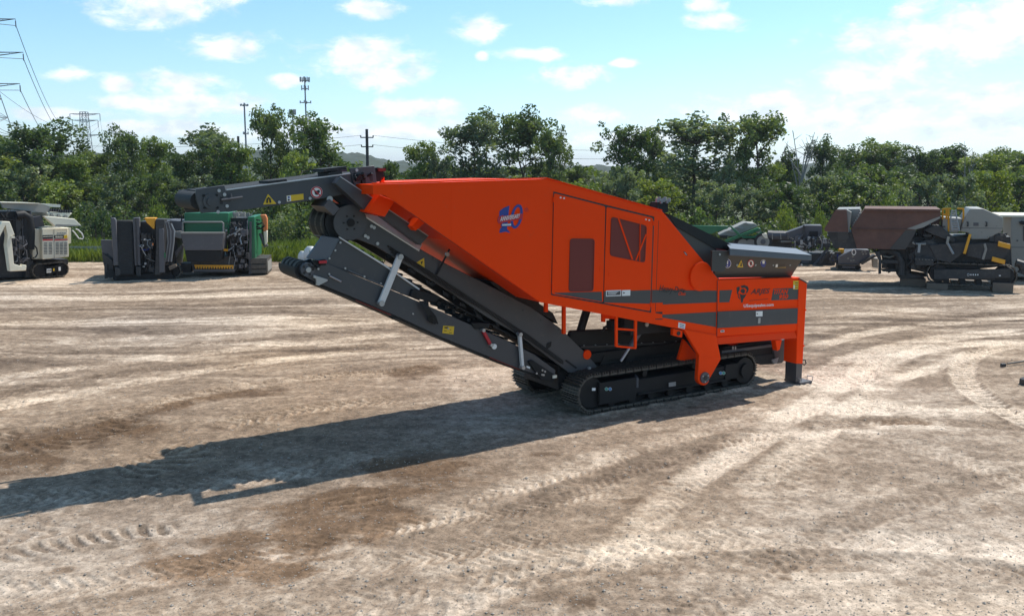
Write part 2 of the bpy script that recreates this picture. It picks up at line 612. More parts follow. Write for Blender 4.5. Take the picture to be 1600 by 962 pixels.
# long wheel paths swept over the yard
LONG = [([(-90, 652), (200, 596), (450, 560), (740, 536)], .5, .26), ([(-90, 630), (250, 572), (620, 536)], .5, -.22), ([(-90, 600), (250, 556), (640, 520)], .6, .24),
        ([(-90, 560), (300, 537), (700, 505)], .5, -.2), ([(-90, 545), (300, 522), (680, 497)], .5, .22), ([(-90, 505), (400, 497), (640, 484)], .7, .2), ([(-90, 484), (300, 478), (520, 470)], .8, -.2),
        ([(-90, 465), (300, 462), (500, 455)], .8, .18), ([(1262, 545), (1400, 512), (1700, 488)], .5, .3), ([(1262, 525), (1450, 498), (1700, 480)], .5, -.22), ([(1262, 500), (1450, 483), (1700, 473)], .7, .2),
        ([(1050, 760), (1180, 690), (1250, 640), (1330, 592), (1440, 549), (1700, 522)], .5, .28), ([(1150, 770), (1262, 690), (1330, 640), (1400, 590), (1500, 556), (1700, 535)], .5, .2),
        ([(760, 775), (1000, 694), (1200, 648), (1420, 634), (1750, 650)], .5, .24), ([(760, 812), (1000, 722), (1200, 672), (1420, 655), (1750, 680)], .5, -.14),
        ([(880, 990), (1010, 810), (1150, 695), (1240, 645)], .5, .18), ([(1700, 790), (1450, 700), (1300, 672), (1100, 690)], .6, .16), ([(420, 990), (780, 884), (1100, 842), (1400, 842), (1750, 880)], .6, .22),
        ([(300, 990), (640, 918), (1000, 880), (1400, 880), (1750, 925)], .5, -.16), ([(-90, 790), (150, 770), (420, 740), (640, 700)], .6, .12), ([(-90, 930), (200, 905), (500, 850), (760, 780)], .5, .14),
        ([(1040, 990), (1240, 860), (1420, 780), (1700, 720)], .5, -.14)]
for (pts, w, lf) in LONG:
    tyre(pts, w, 0.16, 0.024, lf * 2.0, angle=0.8, dk=0.16, worn=True)
# ruts and treads seen in the yard
tyre([(1228, 606), (1290, 585), (1340, 560), (1420, 537), (1500, 524), (1600, 516)], 0.75, 0.2, 0.02, 0.55, dk=0.15)
tyre([(1300, 610), (1352, 590), (1400, 562), (1470, 540), (1600, 532)], 0.55, 0.2, 0.015, 0.45, dk=0.15)
tyre([(1600, 533), (1540, 548), (1513, 562), (1505, 586), (1519, 608), (1546, 627), (1600, 657), (1680, 690)], 0.5, 0.2, 0.045, 0.45, angle=0.0, dk=0.7)
tyre([(1366, 556), (1350, 575), (1350, 590), (1372, 602)], 0.5, 0.2, 0.04, 0.35, angle=0.0, dk=0.6)
tyre([(1372, 598), (1430, 583), (1480, 566), (1525, 550)], 0.4, 0.0, 0.015, 0.5)
for (a, b_, y0, w) in ((1330, 1445, 606, .3), (1230, 1580, 637, .5), (1330, 1500, 660, .5), (1190, 1420, 625, .4), (1110, 1420, 640, .5), (1200, 1440, 672, .4)):
    smear([(a, y0 - 3), ((a + b_) / 2, y0), (b_, y0 + 2)], w, 0.6)
tyre([(120, 660), (224, 637), (292, 620), (393, 602), (505, 588), (640, 578), (700, 566)], 0.5, 0.17, 0.05, 0.05, angle=1.0, chevron=False, dk=0.45)
tyre([(330, 668), (420, 648), (520, 633), (640, 620)], 0.5, 0.18, 0.035, 0.10, angle=0.8, dk=0.3)
tyre([(-70, 892), (0, 868), (40, 857), (93, 847), (156, 837), (220, 827), (300, 818)], 0.34, 0.19, 0.032, -0.04, angle=0.35, chevron=False, dk=0.45)
tyre([(-80, 850), (0, 838), (70, 828), (150, 815)], 0.5, 0.24, 0.025, 0.10, angle=0.9, dk=0.3)
tyre([(470, 898), (505, 891), (640, 872), (800, 847), (900, 826)], 0.32, 0.14, 0.018, 0.04, angle=0.9, dk=0.3)
tyre([(556, 832), (680, 812), (800, 796), (890, 776), (968, 757)], 0.34, 0.14, 0.018, 0.08, angle=0.9, dk=0.3)
tyre([(680, 790), (800, 757), (870, 741), (940, 722), (1010, 690)], 0.34, 0.14, 0.018, 0.10, angle=0.9, dk=0.3)
tyre([(620, 960), (760, 925), (900, 885), (1010, 862), (1100, 852)], 0.55, 0.3, 0.025, 0.24, angle=0.7, dk=0.12)
tyre([(1190, 800), (1225, 740), (1265, 690), (1290, 640)], 0.7, 0.2, 0.012, 0.12, dk=0.12)
tyre([(540, 800), (548, 775), (538, 755)], 0.9, 0.20, 0.03, 0.08, angle=0.2, chevron=False, dk=0.4)
tyre([(150, 740), (230, 728), (290, 705), (260, 690)], 0.8, 0.22, 0.035, 0.15, angle=0.5, chevron=False, dk=0.35)
tyre([(-90, 712), (60, 700), (150, 676), (230, 652)], .7, .26, .05, -.1, angle=.5, chevron=False, dk=.3, worn=True)
tyre([(-90, 690), (60, 676), (150, 660), (260, 645)], .6, .21, .04, -.1, angle=.9, chevron=False, dk=.3, worn=True)
smear([(-60, 705), (40, 692), (110, 680), (200, 668), (260, 655)], 1.2, -0.62, 0.95, 63, 2.2)
smear([(-60, 730), (30, 725), (110, 718)], 0.7, -0.55, 0.9, 64, 2.2)
smear([(150, 905), (280, 880), (400, 850), (500, 800), (580, 765), (690, 728), (760, 705)], 1.1, -0.36, 1.0, 65, 2.6)
smear([(260, 900), (330, 870), (420, 850)], 0.8, -0.3, 0.8, 66, 2.2)
smear([(430, 870), (520, 850), (570, 815), (640, 780)], 0.6, -0.4, 0.95, 67, 2.4)
smear([(200, 655), (300, 628), (380, 612), (470, 606)], 0.45, -0.42, 0.9, 68, 2.4)
smear([(600, 590), (650, 580), (700, 575)], 0.6, -0.6, 0.4, 69, 2.2)
smear([(410, 430), (430, 436), (470, 434)], 0.5, -0.4, 0.4, 70)
smear([(500, 512), (640, 506), (720, 500)], 0.6, -0.25, 0.2, 71)
smear([(1230, 580), (1290, 566), (1330, 552), (1400, 545)], 0.8, -0.35, 0.1, 72)
smear([(1220, 555), (1300, 545), (1400, 530), (1480, 500)], 0.6, -0.28, 0.1, 73)
smear([(1440, 492), (1490, 490), (1560, 487)], 0.7, -0.3, 0.1, 74)
smear([(1370, 660), (1420, 655), (1450, 664)], 0.35, -0.45, 0.7, 75, 1.5)
smear([(800, 905), (900, 925), (1000, 930), (1100, 940)], 1.2, -0.3, 0.25, 76)
smear([(100, 470), (300, 476), (520, 480)], 1.5, -0.18, 0.1, 77)
smear([(0, 520), (150, 523), (320, 527)], 0.9, -0.2, 0.15, 78)
for q in range(26):                                         # small damp and oily spots
    px, py = rng.uniform(20, 1580), rng.uniform(500, 940)
    smear([(px, py), (px + rng.uniform(20, 60), py + rng.uniform(-6, 6))], rng.uniform(0.08, 0.25), -0.4, 0.4, 80 + q, 1.5)

# soil squeezed up beside the crawler tracks of the shredder
ud = ray(3131, YH) * np.array([1, 1, 0])
ud /= np.linalg.norm(ud)
og = G(1242, 598)
uu = (X - og[0]) * ud[0] + (Y - og[1]) * ud[1]
vv = -(X - og[0]) * ud[1] + (Y - og[1]) * ud[0]
for va in (.24, .86, 1.92, 2.54):
    q = np.exp(-((vv - va) / .05) ** 2) * sstep(-5.1, -4.9, uu) * sstep(-.8, -1.0, uu) * fbm(X * 5, Y * 5, 99, 3)
    h += .06 * q
    light += .3 * q
light = np.clip(0.52 + (light - 0.52) * 0.8, 0.03, 1.15)[:, None]
brown = np.clip(brown, 0, 1)[:, None]
c_dark, c_mid, c_pale = np.array([.090, .060, .040]), np.array([.245, .178, .124]), np.array([.52, .412, .312])
colr = np.where(light < 0.5, c_dark + (c_mid - c_dark) * light * 2, c_mid + (c_pale - c_mid) * (light - 0.5) * 2)
hue = (fbm(X * 0.2, Y * 0.2, 91, 3) - 0.5)[:, None]
colr = colr * (1 + hue * np.array([[0.10, 0.0, -0.16]]))
colr = colr * (1 - brown * 0.75) + (np.array([.175, .105, .058]) * (0.65 + 0.7 * light)) * brown * 0.75
edge = sstep(38.5, 41, Y + (fbm(X * .5, Y * .5, 95, 3) - .5) * 4)
h = h - 0.02
verts = np.stack([X, Y, h], 1)
ii = np.arange(NR * NC).reshape(NR, NC)
quads = np.stack([ii[:-1, :-1], ii[:-1, 1:], ii[1:, 1:], ii[1:, :-1]], -1).reshape(-1, 4)


def np_mesh(name, verts, faces, mat, smooth=True):
    me = bpy.data.meshes.new(name)
    k = faces.shape[1]
    me.vertices.add(len(verts))
    me.vertices.foreach_set('co', np.asarray(verts, np.float32).ravel())
    me.loops.add(faces.size)
    me.loops.foreach_set('vertex_index', np.asarray(faces, np.int32).ravel())
    me.polygons.add(len(faces))
    me.polygons.foreach_set('loop_start', np.arange(0, faces.size, k, dtype=np.int32))
    me.polygons.foreach_set('use_smooth', np.full(len(faces), smooth))
    me.materials.append(mat)
    me.update(calc_edges=True)
    return me


gm = bpy.data.materials.new('yard_dirt')
gm.use_nodes = True
n_, l_ = gm.node_tree.nodes, gm.node_tree.links
p_ = n_['Principled BSDF']
p_.inputs['Roughness'].default_value = 0.95
p_.inputs['Specular IOR Level'].default_value = 0.2
at = n_.new('ShaderNodeAttribute')
at.attribute_name = 'soil'
tco = n_.new('ShaderNodeTexCoord')


def gnoise(scale, det, lo, hi, a, b):
    z = n_.new('ShaderNodeTexNoise')
    z.inputs['Scale'].default_value = scale
    z.inputs['Detail'].default_value = det
    z.inputs['Roughness'].default_value = 0.7
    l_.new(tco.outputs['Object'], z.inputs['Vector'])
    r = n_.new('ShaderNodeMapRange')
    r.inputs['From Min'].default_value = lo
    r.inputs['From Max'].default_value = hi
    r.inputs['To Min'].default_value = a
    r.inputs['To Max'].default_value = b
    l_.new(z.outputs[0], r.inputs[0])
    return z.outputs[0], r.outputs[0]


_, g0_ = gnoise(4, 10, 0.32, 0.68, 0.85, 1.15)
_, g1 = gnoise(15, 9, 0.32, 0.68, 0.62, 1.38)
z2, g2 = gnoise(36, 6, 0.32, 0.46, 0.36, 1.12)
mm = n_.new('ShaderNodeMath')
mm.operation = 'MULTIPLY'
l_.new(g1, mm.inputs[0])
l_.new(g2, mm.inputs[1])
mv = n_.new('ShaderNodeVectorMath')
mv.operation = 'SCALE'
l_.new(at.outputs['Color'], mv.inputs[0])
mm2 = n_.new('ShaderNodeMath')
mm2.operation = 'MULTIPLY'
l_.new(mm.outputs[0], mm2.inputs[0])
l_.new(g0_, mm2.inputs[1])
l_.new(mm2.outputs[0], mv.inputs['Scale'])
l_.new(mv.outputs[0], p_.inputs['Base Color'])
bp_ = n_.new('ShaderNodeBump')
bp_.inputs['Strength'].default_value = 0.6
bp_.inputs['Distance'].default_value = 0.02
zb, _b = gnoise(26, 7, 0, 1, 0, 1)
l_.new(zb, bp_.inputs['Height'])
l_.new(bp_.outputs[0], p_.inputs['Normal'])

me = np_mesh('yard_ground', verts, quads, gm)
ca = me.color_attributes.new('soil', 'FLOAT_COLOR', 'POINT')
ca.data.foreach_set('color', np.concatenate([colr, np.ones((len(colr), 1))], 1).astype(np.float32).ravel())
yard = link('yard_ground', me)
tag(yard, 'rutted tan dirt and gravel yard crossed by tyre tracks', kind='structure')

# wide terrain under and beyond the yard
MT['field'] = material('field_grass', (0.075, 0.085, 0.030), 0.95, var=0.4, scale=0.35, dirt=(0.14, 0.115, 0.08), dirt_amt=0.3)
gx = np.concatenate([np.linspace(-3000, -120, 12), np.linspace(-100, 100, 41), np.linspace(120, 3000, 12)])
gy = np.concatenate([np.linspace(-300, -20, 6), np.linspace(0, 160, 41), np.linspace(200, 4200, 16)])
TX, TY = np.meshgrid(gx, gy, indexing='ij')
TZ = -0.16 - 1.4 * sstep(48, 62, TY) + 0.25 * (fbm(TX.ravel() * .05, TY.ravel() * .05, 101, 3).reshape(TX.shape) - .5) * sstep(44, 60, TY)
a_, b_ = TX.shape
ii = np.arange(a_ * b_).reshape(a_, b_)
q4 = np.stack([ii[:-1, :-1], ii[1:, :-1], ii[1:, 1:], ii[:-1, 1:]], -1).reshape(-1, 4)
terr = link('terrain', np_mesh('terrain', np.stack([TX.ravel(), TY.ravel(), TZ.ravel()], 1), q4, MT['field']))
tag(terr, 'grassy land beyond the yard falling towards the trees', kind='structure')

# loose stones
rs = np.random.default_rng(5)
NS = 26000
sy = 7.0 * np.exp(1.5 * rs.random(NS) ** 1.3)
sx = sy * rs.uniform(-0.66, 0.66, NS)
sr = 0.004 + 0.007 * rs.random(NS) ** 2 + 0.014 * rs.random(NS) ** 24
ct = np.array([[1, 0, 0], [-1, 0, 0], [0, 1, 0], [0, -1, 0], [0, 0, 1], [0, 0, -1]], float)
cf = np.array([[0, 2, 4], [2, 1, 4], [1, 3, 4], [3, 0, 4], [2, 0, 5], [1, 2, 5], [3, 1, 5], [0, 3, 5]])
ri = np.clip(np.searchsorted(rows, sy), 1, NR - 1)
ci = np.clip(np.round((sx / sy + 0.72) / 0.0018).astype(int), 0, NC - 1)
sz = h.reshape(NR, NC)[ri, ci]
jit = ct[None] * (0.7 + 0.6 * rs.random((NS, 6, 1))) * sr[:, None, None] * np.array([1.2, 1, 0.7])
SV = (jit + np.stack([sx, sy, sz + sr * 0.3], 1)[:, None]).reshape(-1, 3)
SF = (cf[None] + 6 * np.arange(NS)[:, None, None]).reshape(-1, 3)
gme = np_mesh('gravel', SV, SF, MT['stone'], False)
gr = link('gravel', gme)
tag(gr, 'loose stones scattered over the dirt yard', 'gravel', kind='stuff')

# hills on the skyline
def hill(name, label, Y0, depth, prof, seed):
    """prof: skyline as photo points, built as a wooded ridge Y0..Y0+depth away"""
    px = np.array([p[0] for p in prof], float)
    zt = np.array([B(p[0], p[1], Y0)[2] for p in prof])
    xw = np.array([B(p[0], p[1], Y0)[0] for p in prof])
    xs = np.linspace(xw[0], xw[-1], 420)
    top = np.interp(xs, xw, zt)
    ys = np.concatenate([np.linspace(-1, 0, 40), np.linspace(0.05, 1, 10)])
    A, C = np.meshgrid(xs, ys, indexing='ij')
    prof_y = np.where(C < 0, 1 - (-C) ** 1.8, 1 - C ** 2)
    Z = (top[:, None] + 3) * prof_y - 3
    s = Y0 / 600
    lump = fbm(A.ravel() / (7 * s), (C.ravel() * depth) / (7 * s), seed, 3).reshape(A.shape)
    Z += (lump - 0.5) * 7 * s * sstep(-1, -0.8, C)
    ii = np.arange(A.size).reshape(A.shape)
    q = np.stack([ii[:-1, :-1], ii[1:, :-1], ii[1:, 1:], ii[:-1, 1:]], -1).reshape(-1, 4)
    o = link(name, np_mesh(name, np.stack([A.ravel(), (Y0 + C * depth).ravel(), Z.ravel()], 1), q, MT['woods']))
    tag(o, label, kind='structure')


MT['woods'] = material('wooded_slope', (0.026, 0.040, 0.020), 0.95, var=0.5, scale=0.09, bump=1.0, bscale=0.3)
hill('hills', 'wooded hills on the skyline behind the trees', 620, 260,
     [(-900, 262), (-300, 250), (0, 246), (300, 244), (420, 238), (470, 236), (540, 240), (600, 250), (660, 262), (760, 272), (860, 262), (920, 262), (1000, 264), (1150, 268), (1250, 258), (1400, 250), (1600, 246), (2000, 240), (2600, 262)], 111)

# ------------------------------------------------------------------ the orange tracked shredder
U_DIR = ray(3131, YH) * np.array([1, 1, 0])
U_DIR /= np.linalg.norm(U_DIR)
V_DIR = np.array([-U_DIR[1], U_DIR[0], 0])
ORG = G(1242, 598)
ANG = math.atan2(U_DIR[1], U_DIR[0])
shredder = empty('tracked_shredder', ORG, ANG, 'large orange and dark grey tracked shredder with raised conveyor in mid yard', 'shredder')


def m(px, py, v):
    """photo point lying on the machine's long plane v metres in from its near side -> machine coordinates"""
    r = ray(px, py)
    C = np.array([0, 0, H])
    t = ((ORG + v * V_DIR - C) @ V_DIR) / (r @ V_DIR)
    w = C + t * r - ORG
    return np.array([w @ U_DIR, v, (C + t * r)[2]])


def plate(name, pts, v0, v1, mat, parent=None, bevel=0.0):
    P = [m(x, y, v0) for x, y in pts]
    return MB().prism(P, (0, v1 - v0, 0)).build(name, mat, parent or shredder, bevel)


def decal(name, pts, v, mat, parent):
    mb = MB()
    P = [m(x, y, v) for x, y in pts]
    mb.prism(P, (0, 0.002, 0))
    return mb.build(name, mat, parent)


def mtext(name, body, quad, v, mat, parent, shear=0.0, bold=0.0):
    return text_on(name, body, [m(x, y, v) for x, y in quad], mat, parent, shear, bold)


def discpts(cx, cy, r, n=24, ry=None):
    return [(cx + r * math.cos(a), cy + (ry or r) * math.sin(a)) for a in np.linspace(0, 2 * math.pi, n, endpoint=False)]


def rounded(pts, r, n=4):
    o = []
    k = len(pts)
    for i in range(k):
        p, a, b = np.array(pts[i], float), np.array(pts[i - 1], float), np.array(pts[(i + 1) % k], float)
        da, db = (a - p) / np.linalg.norm(a - p), (b - p) / np.linalg.norm(b - p)
        s, e = p + da * r, p + db * r
        for t in np.linspace(0, 1, n):
            o.append(tuple((1 - t) ** 2 * s + 2 * t * (1 - t) * p + t * t * e))
    return o


def bolts(parent, pts, v, r=0.022, mat='silver'):
    for x, y in pts:
        c = m(x, y, v)
        MB().disc(c, (0, -1, 0), r, 0.018, 8).build('bolt', mat, parent)


# --- engine housing
house = plate('housing', [(705, 284.6), (854.6, 279.8), (1034.4, 329.9), (1122.6, 436.2), (1120, 524), (1052, 512), (843.7, 472), (705, 375.9)], 0.0, 2.55, 'orange', bevel=0.004)
# open-bottomed nose over the conveyor: two walls, a slotted roof and an end beam
NOSE = [(583, 288.5), (705, 284.6), (705, 375.9), (616.7, 314.7), (601, 305), (583, 304)]
plate('nose_wall', NOSE, 0.0, 0.04, 'orange', house)
MB().prism([m(x, y, 0) + (0, 2.51, 0) for x, y in NOSE], (0, .04, 0)).build('nose_wall', 'orange', house)
r0, r1 = m(583, 288.5, 0), m(705, 284.6, 0)
for (va, vb, t0_, t1_) in ((.04, .20, 0, 1), (.54, 2.51, 0, 1), (.20, .54, 0, .08)):
    pa, pb = r0 + (r1 - r0) * t0_, r0 + (r1 - r0) * t1_
    MB().prism([pa + (0, va, 0), pb + (0, va, 0), pb + (0, vb, 0), pa + (0, vb, 0)], (0, 0, -.02)).build('nose_roof', 'orange', house)
e0 = m(583, 304, 0)
MB().box(r0[0], r0[0] + .05, .041, 2.509, e0[2], r0[2] - .021).build('nose_end', 'orange', house)
# top flange around the housing roof
mb = MB()
for (a, b) in (((583, 287.5), (854.6, 279)), ((854.6, 279), (1034.4, 329.2))):
    p, q = m(*a, -0.012), m(*b, -0.012)
    mb._bar(p + (0, .03, .008), q + (0, .03, .008), 0.07, 0.016)
mb.build('roof_trim', 'orange', house)
decal('panel_seam', [(640, 331), (800, 444), (800.3, 444.6), (640, 331.7)], -0.003, 'maroon', house)
decal('panel_seam', [(1029, 345), (1029.6, 345), (1024.4, 486), (1023.8, 486)], -0.003, 'maroon', house)

D1 = [(866, 301.8), (946, 322.6), (942.3, 472.3), (862.5, 459.2)]
D2 = [(948, 323.2), (1020.5, 340.7), (1016, 486), (943.6, 473.2)]
frame_pts = [(864.6, 299.2), (947, 320.2), (1022.3, 338.6), (1017.3, 488.4), (942.6, 475), (861, 460.8)]
decal('door_gap', frame_pts, -0.004, 'ink', house)
door1 = plate('service_door', rounded(D1, 3), -0.016, -0.004, 'orange', bevel=0.003)
door2 = plate('service_door', rounded(D2, 3), -0.016, -0.004, 'orange', bevel=0.003)


def screen_panel(door, pts, name, bars):
    p = plate(name, rounded(pts, 5), -0.019, -0.016, 'maroon', door)
    o_, cc = rounded(pts, 5), np.mean(np.array(pts), 0)
    i_ = [tuple(cc + (np.array(q) - cc) * .95) for q in o_]
    fr_ = MB()
    for k in range(len(o_)):                       # raised rim round the perforated sheet
        j = (k + 1) % len(o_)
        fr_.prism([m(*o_[k], -.027), m(*o_[j], -.027), m(*i_[j], -.027), m(*i_[k], -.027)], (0, .010, 0))
    fr_.build('vent_rim', 'maroon', door)
    for (a, b) in bars:
        P, Q = m(*a, -0.022), m(*b, -0.022)
        MB()._bar(P, Q, 0.012, 0.028).build('brace', 'orange', door)
    return p


screen_panel(door1, [(891, 372.5), (929.3, 373), (927.3, 455), (888.8, 455.8)], 'vent_screen', [])
screen_panel(door2, [(955.4, 338.5), (1010.9, 352.8), (1008, 410.6), (953.3, 399.5)], 'vent_screen', [((966, 340.5), (988, 405)), ((1009.5, 366), (993.5, 406.5)), ((1000, 350), (999, 408))])
bolts(door1, [(875.5, 308.8), (880.8, 309.8)], -0.017, 0.014, 'white')
bolts(door2, [(1008.8, 342.9), (1013.8, 344)], -0.017, 0.014, 'white')
for d, (x, y) in ((door1, (865, 312)), (door1, (863.3, 447)), (door2, (1020.6, 349)), (door2, (1016.5, 476))):
    c = m(x, y, -0.02)
    MB().tube([c - (0, 0, .04), c + (0, 0, .04)], 0.014, 8).build('hinge', 'orange', d)
for d, (x, y) in ((door1, (938, 420)), (door2, (952, 428))):
    c = m(x, y, -0.018)
    MB().box(c[0] - .012, c[0] + .012, c[1] - .006, c[1] + .003, c[2] - .04, c[2] + .04).build('latch', 'orange', d)
# dark stripe film
decal('stripe', [(866, 457.4), (940.2, 455.6), (941, 471.3), (868, 459)], -0.0185, 'stripe', door1)
decal('stripe', [(943.9, 455.2), (1016.7, 453), (1016, 474.3), (943.5, 472.6)], -0.0185, 'stripe', door2)
decal('stripe', [(1018.9, 452.9), (1120.8, 453.9), (1119.8, 472.2), (1035.6, 475.6), (1035.6, 472.6), (1018.5, 473.2)], -0.0045, 'stripe', house)
decal('stripe', [(1035, 491.5), (1119, 487), (1118.7, 510.9), (1035, 496)], -0.0045, 'stripe', house)
decal('data_plate', [(946.9, 453.8), (970.8, 452.8), (970.6, 462.2), (946.8, 463.2)], -0.0215, 'skirt', door2)
decal('data_plate_field', [(948.4, 455.4), (969.4, 454.5), (969.2, 460.6), (948.4, 461.6)], -0.0235, 'grey', door2)
for k in range(3):
    decal('plate_line', [(950, 455.9 + k * 1.8), (966 - k * 2, 455.4 + k * 1.8), (966 - k * 2, 456.2 + k * 1.8), (950, 456.7 + k * 1.8)], -0.0262, 'skirt', door2)
decal('sticker', [(972.2, 453.2), (985, 452.7), (984.8, 461.8), (972, 462.3)], -0.0215, 'white', door2)
decal('sticker_mark', [(974, 456), (977, 457.5), (974, 459)], -0.0245, 'ink', door2)
mtext('lettering', 'Heavy-Duty', [(1029.5, 459.5), (1071, 460.5), (1071, 449), (1030, 445)], -0.0085, 'ink', house, 0.35, 0.01)
mtext('lettering', 'Class', [(1060, 461.2), (1071.5, 461.2), (1071.5, 456), (1060.5, 455.6)], -0.0095, 'orange', house, 0.35, 0.01)
# round boss cover and slot
c = m(1093, 431.5, 0)
MB().tube([c + (0, -.055, 0), c + (0, -.05, 0), c + (0, 0.0, 0)], 0.265, 40).build('round_cover', 'orange', house, 0.01)
decal('slot', [(1067.8, 393.5), (1070.2, 393), (1074.6, 398.6), (1072.2, 399.4)], -0.004, 'ink', house)
decal('slot_plate', [(1069.2, 394.3), (1070.4, 394), (1073.5, 398.2), (1072.3, 398.6)], -0.006, 'silver', house)
decal('seam_notch', [(1024.5, 487.2), (1035, 487), (1035, 490.6), (1024.5, 489)], -0.005, 'ink', house)
decal('seam_notch', [(1024, 498), (1035, 497.6), (1035, 499), (1024, 499)], -0.005, 'ink', house)

# --- anniversary emblem
em = -0.004
decal('emblem_numeral', [(780.5, 330), (786.5, 325.2), (796, 321.2), (794, 342), (792.2, 357.5), (797.5, 364.2), (790, 362), (780.3, 364), (781.3, 357.4), (784.2, 355), (786.6, 336), (780, 338.4)], em, 'blue', house)
zo = MB()
zr = lambda rx, ry: [(807.3 + rx * math.cos(t) + ry * math.sin(t) * .17, 338.2 - ry * math.sin(t)) for t in np.linspace(0, 2 * math.pi, 32, endpoint=False)]
zo_o, zo_i = zr(9.2, 19.0), zr(5.0, 14.6)
for k in range(32):
    j = (k + 1) % 32
    zo.face_loop([m(*zo_o[k], em - .003), m(*zo_i[k], em - .003), m(*zo_i[j], em - .003), m(*zo_o[j], em - .003)])
zo.build('emblem_numeral', 'blue', house)
decal('emblem_band', [(778.5, 338.5), (817.5, 333.5), (815.5, 341), (819, 341.5), (806, 344), (779, 349.5), (777, 345)], em - .006, 'red', house)
mtext('emblem_word', 'ANNIVERSARY', [(781.5, 346), (812.5, 340.3), (812.8, 333.6), (782, 338.8)], em - .0105, 'white', house, 0.12, 0.012)
decal('emblem_band', [(783, 350), (800, 348.8), (800, 353.6), (783, 354)], em - .0095, 'blue', house)
for k in range(7):
    x = 785 + k * 2
    decal('emblem_mark', [(x, 352.9 - k * .08), (x + 1.5, 352.8 - k * .08), (x + 1.5, 350 - k * .08), (x, 350.1 - k * .08)], em - .0125, 'white', house)
mtext('emblem_word', 'th', [(819.5, 330.5), (825.5, 331.5), (825.5, 323.5), (819.5, 323.5)], em, 'red', house, 0.2, 0.01)

# --- rear module
rear = plate('rear_housing', [(1120.6, 437), (1250, 433.3), (1247, 516.5), (1120, 526)], -0.012, 2.56, 'orange', bevel=0.012)
P = [m(1120, 527, 0.0), m(1243, 517, 0.0), m(1242, 527.3, .0), m(1120, 537.4, .0)]
mb = MB()
mb.prism([P[0] + (0, .02, 0), P[1] + (0, .02, 0), P[2] + (0, -.05, 0), P[3] + (0, -.05, 0)], (0, 0.03, 0.004))
mb.build('lower_flange', 'orange', rear)
post = plate('corner_post', [(1248.6, 436), (1261.2, 443), (1254.3, 568), (1244.2, 568)], -0.03, 0.30, 'orange', bevel=0.01)
c0, c1 = m(1248.8, 436, -.035), m(1262.5, 443, -.035)
MB().prism([c0, c1, c1 + (0, 0, .02), c0 + (0, 0, .02)], (0, .36, 0)).build('post_cap', 'hopper', post)
for (x, y) in ((1258.5, 484), (1255.5, 540)):
    c = m(x, y, -.032)
    MB().disc(c, (0, -1, 0), .018, .012, 8).build('bolt', 'orange', post)
foot = plate('support_leg', [(1244.4, 567.5), (1254, 567.5), (1252.5, 596.5), (1243.4, 597)], -0.015, 0.27, 'grey', bevel=0.008)
c = m(1248.3, 597, 0.12)
MB().box(c[0] - .19, c[0] + .16, -.08, .34, -0.03, 0.012).build('foot_plate', 'bggrey', foot)
MB().tube([m(1254.5, 562, .05), m(1258, 562, .03), m(1259.5, 567, .0), m(1256.5, 570, 0), m(1254, 568, 0)], .012, 6).build('locking_pin', 'black', foot)
for s in (-.2, .17):
    MB().tube([(c[0] + s, -.08, .014), (c[0] + s, -.08, .09), (c[0] + s, .06, .09), (c[0] + s, .06, .014)], .010, 6).build('foot_handle', 'silver', foot)
farpost = MB().box(-.02, .16, 2.25, 2.55, .45, 2.05).build('corner_post', 'orange', shredder)
MB().box(-.01, .15, 2.27, 2.53, .0, .45).build('support_leg', 'grey', shredder)
# tool box flap
flap = plate('tool_box_flap', [(1121.8, 486.8), (1246.8, 481.4), (1245.7, 505.4), (1121, 512.6)], -0.030, -0.012, 'grey', bevel=0.004)
decal('sticker', [(1181.2, 486.3), (1191.6, 486), (1191.4, 494), (1181.2, 494.3)], -0.034, 'white', flap)
decal('sticker_mark', [(1182.6, 489), (1185, 490.2), (1182.6, 491.4)], -0.037, 'ink', flap)
c = m(1185.8, 500.5, -.03)
MB().box(c[0] - .03, c[0] + .03, c[1] - .012, c[1], c[2] - .055, c[2] + .05).build('latch', 'silver', flap)
decal('sticker', [(1126, 515.6), (1131.8, 515.2), (1131.8, 518.6), (1126, 519)], -0.016, 'skirt', rear)
decal('sticker_field', [(1127, 516.4), (1130.8, 516.1), (1130.8, 517.8), (1127, 518.1)], -0.019, 'grey', rear)
decal('stripe', [(1124.4, 453.6), (1144, 452.9), (1139.6, 472), (1124, 472.5)], -0.016, 'stripe', rear)
decal('stripe', [(1208.4, 451), (1248.6, 449.4), (1247.7, 467.5), (1205.1, 469.3)], -0.016, 'stripe', rear)
decal('panel_seam', [(1120.7, 438), (1121.6, 438), (1120.6, 525), (1119.7, 525)], -0.015, 'maroon', rear)
decal('sticker', [(1239.4, 438.7), (1248.1, 438.3), (1247.7, 451.6), (1239.3, 452.1)], -0.020, 'yellow', rear)
for k in range(3):
    y = 441.5 + k * 3.6
    decal('sticker_mark', [(1242.6, y), (1246.8, y - .1), (1246.8, y + 1), (1242.6, y + 1.1)], -0.023, 'ink', rear)
decal('sticker_mark', [(1239.9, 445.5), (1241.9, 445.4), (1241.8, 451), (1239.9, 451.1)], -0.023, 'white', rear)
mtext('lettering', 'ARJES', [(1172, 462.3), (1201.5, 460.6), (1203.5, 450.4), (1174, 451.5)], -0.016, 'ink', rear, 0.18, 0.02)
for k in range(9):
    x = 1171 + k * 3.3
    decal('fine_print', [(x, 470 - k * .3), (x + 2.4, 469.8 - k * .3), (x + 2.4, 469 - k * .3), (x, 469.2 - k * .3)], -0.016, 'maroon', rear)
mtext('lettering', 'TITAN', [(1208.5, 459.4), (1230.5, 458.6), (1231.6, 451.3), (1209.5, 452)], -0.0205, 'orange', rear, 0.15, 0.025)
mtext('lettering', '950', [(1217, 467.3), (1231, 466.7), (1232, 459.8), (1218, 460.4)], -0.0205, 'orange', rear, 0.15, 0.025)
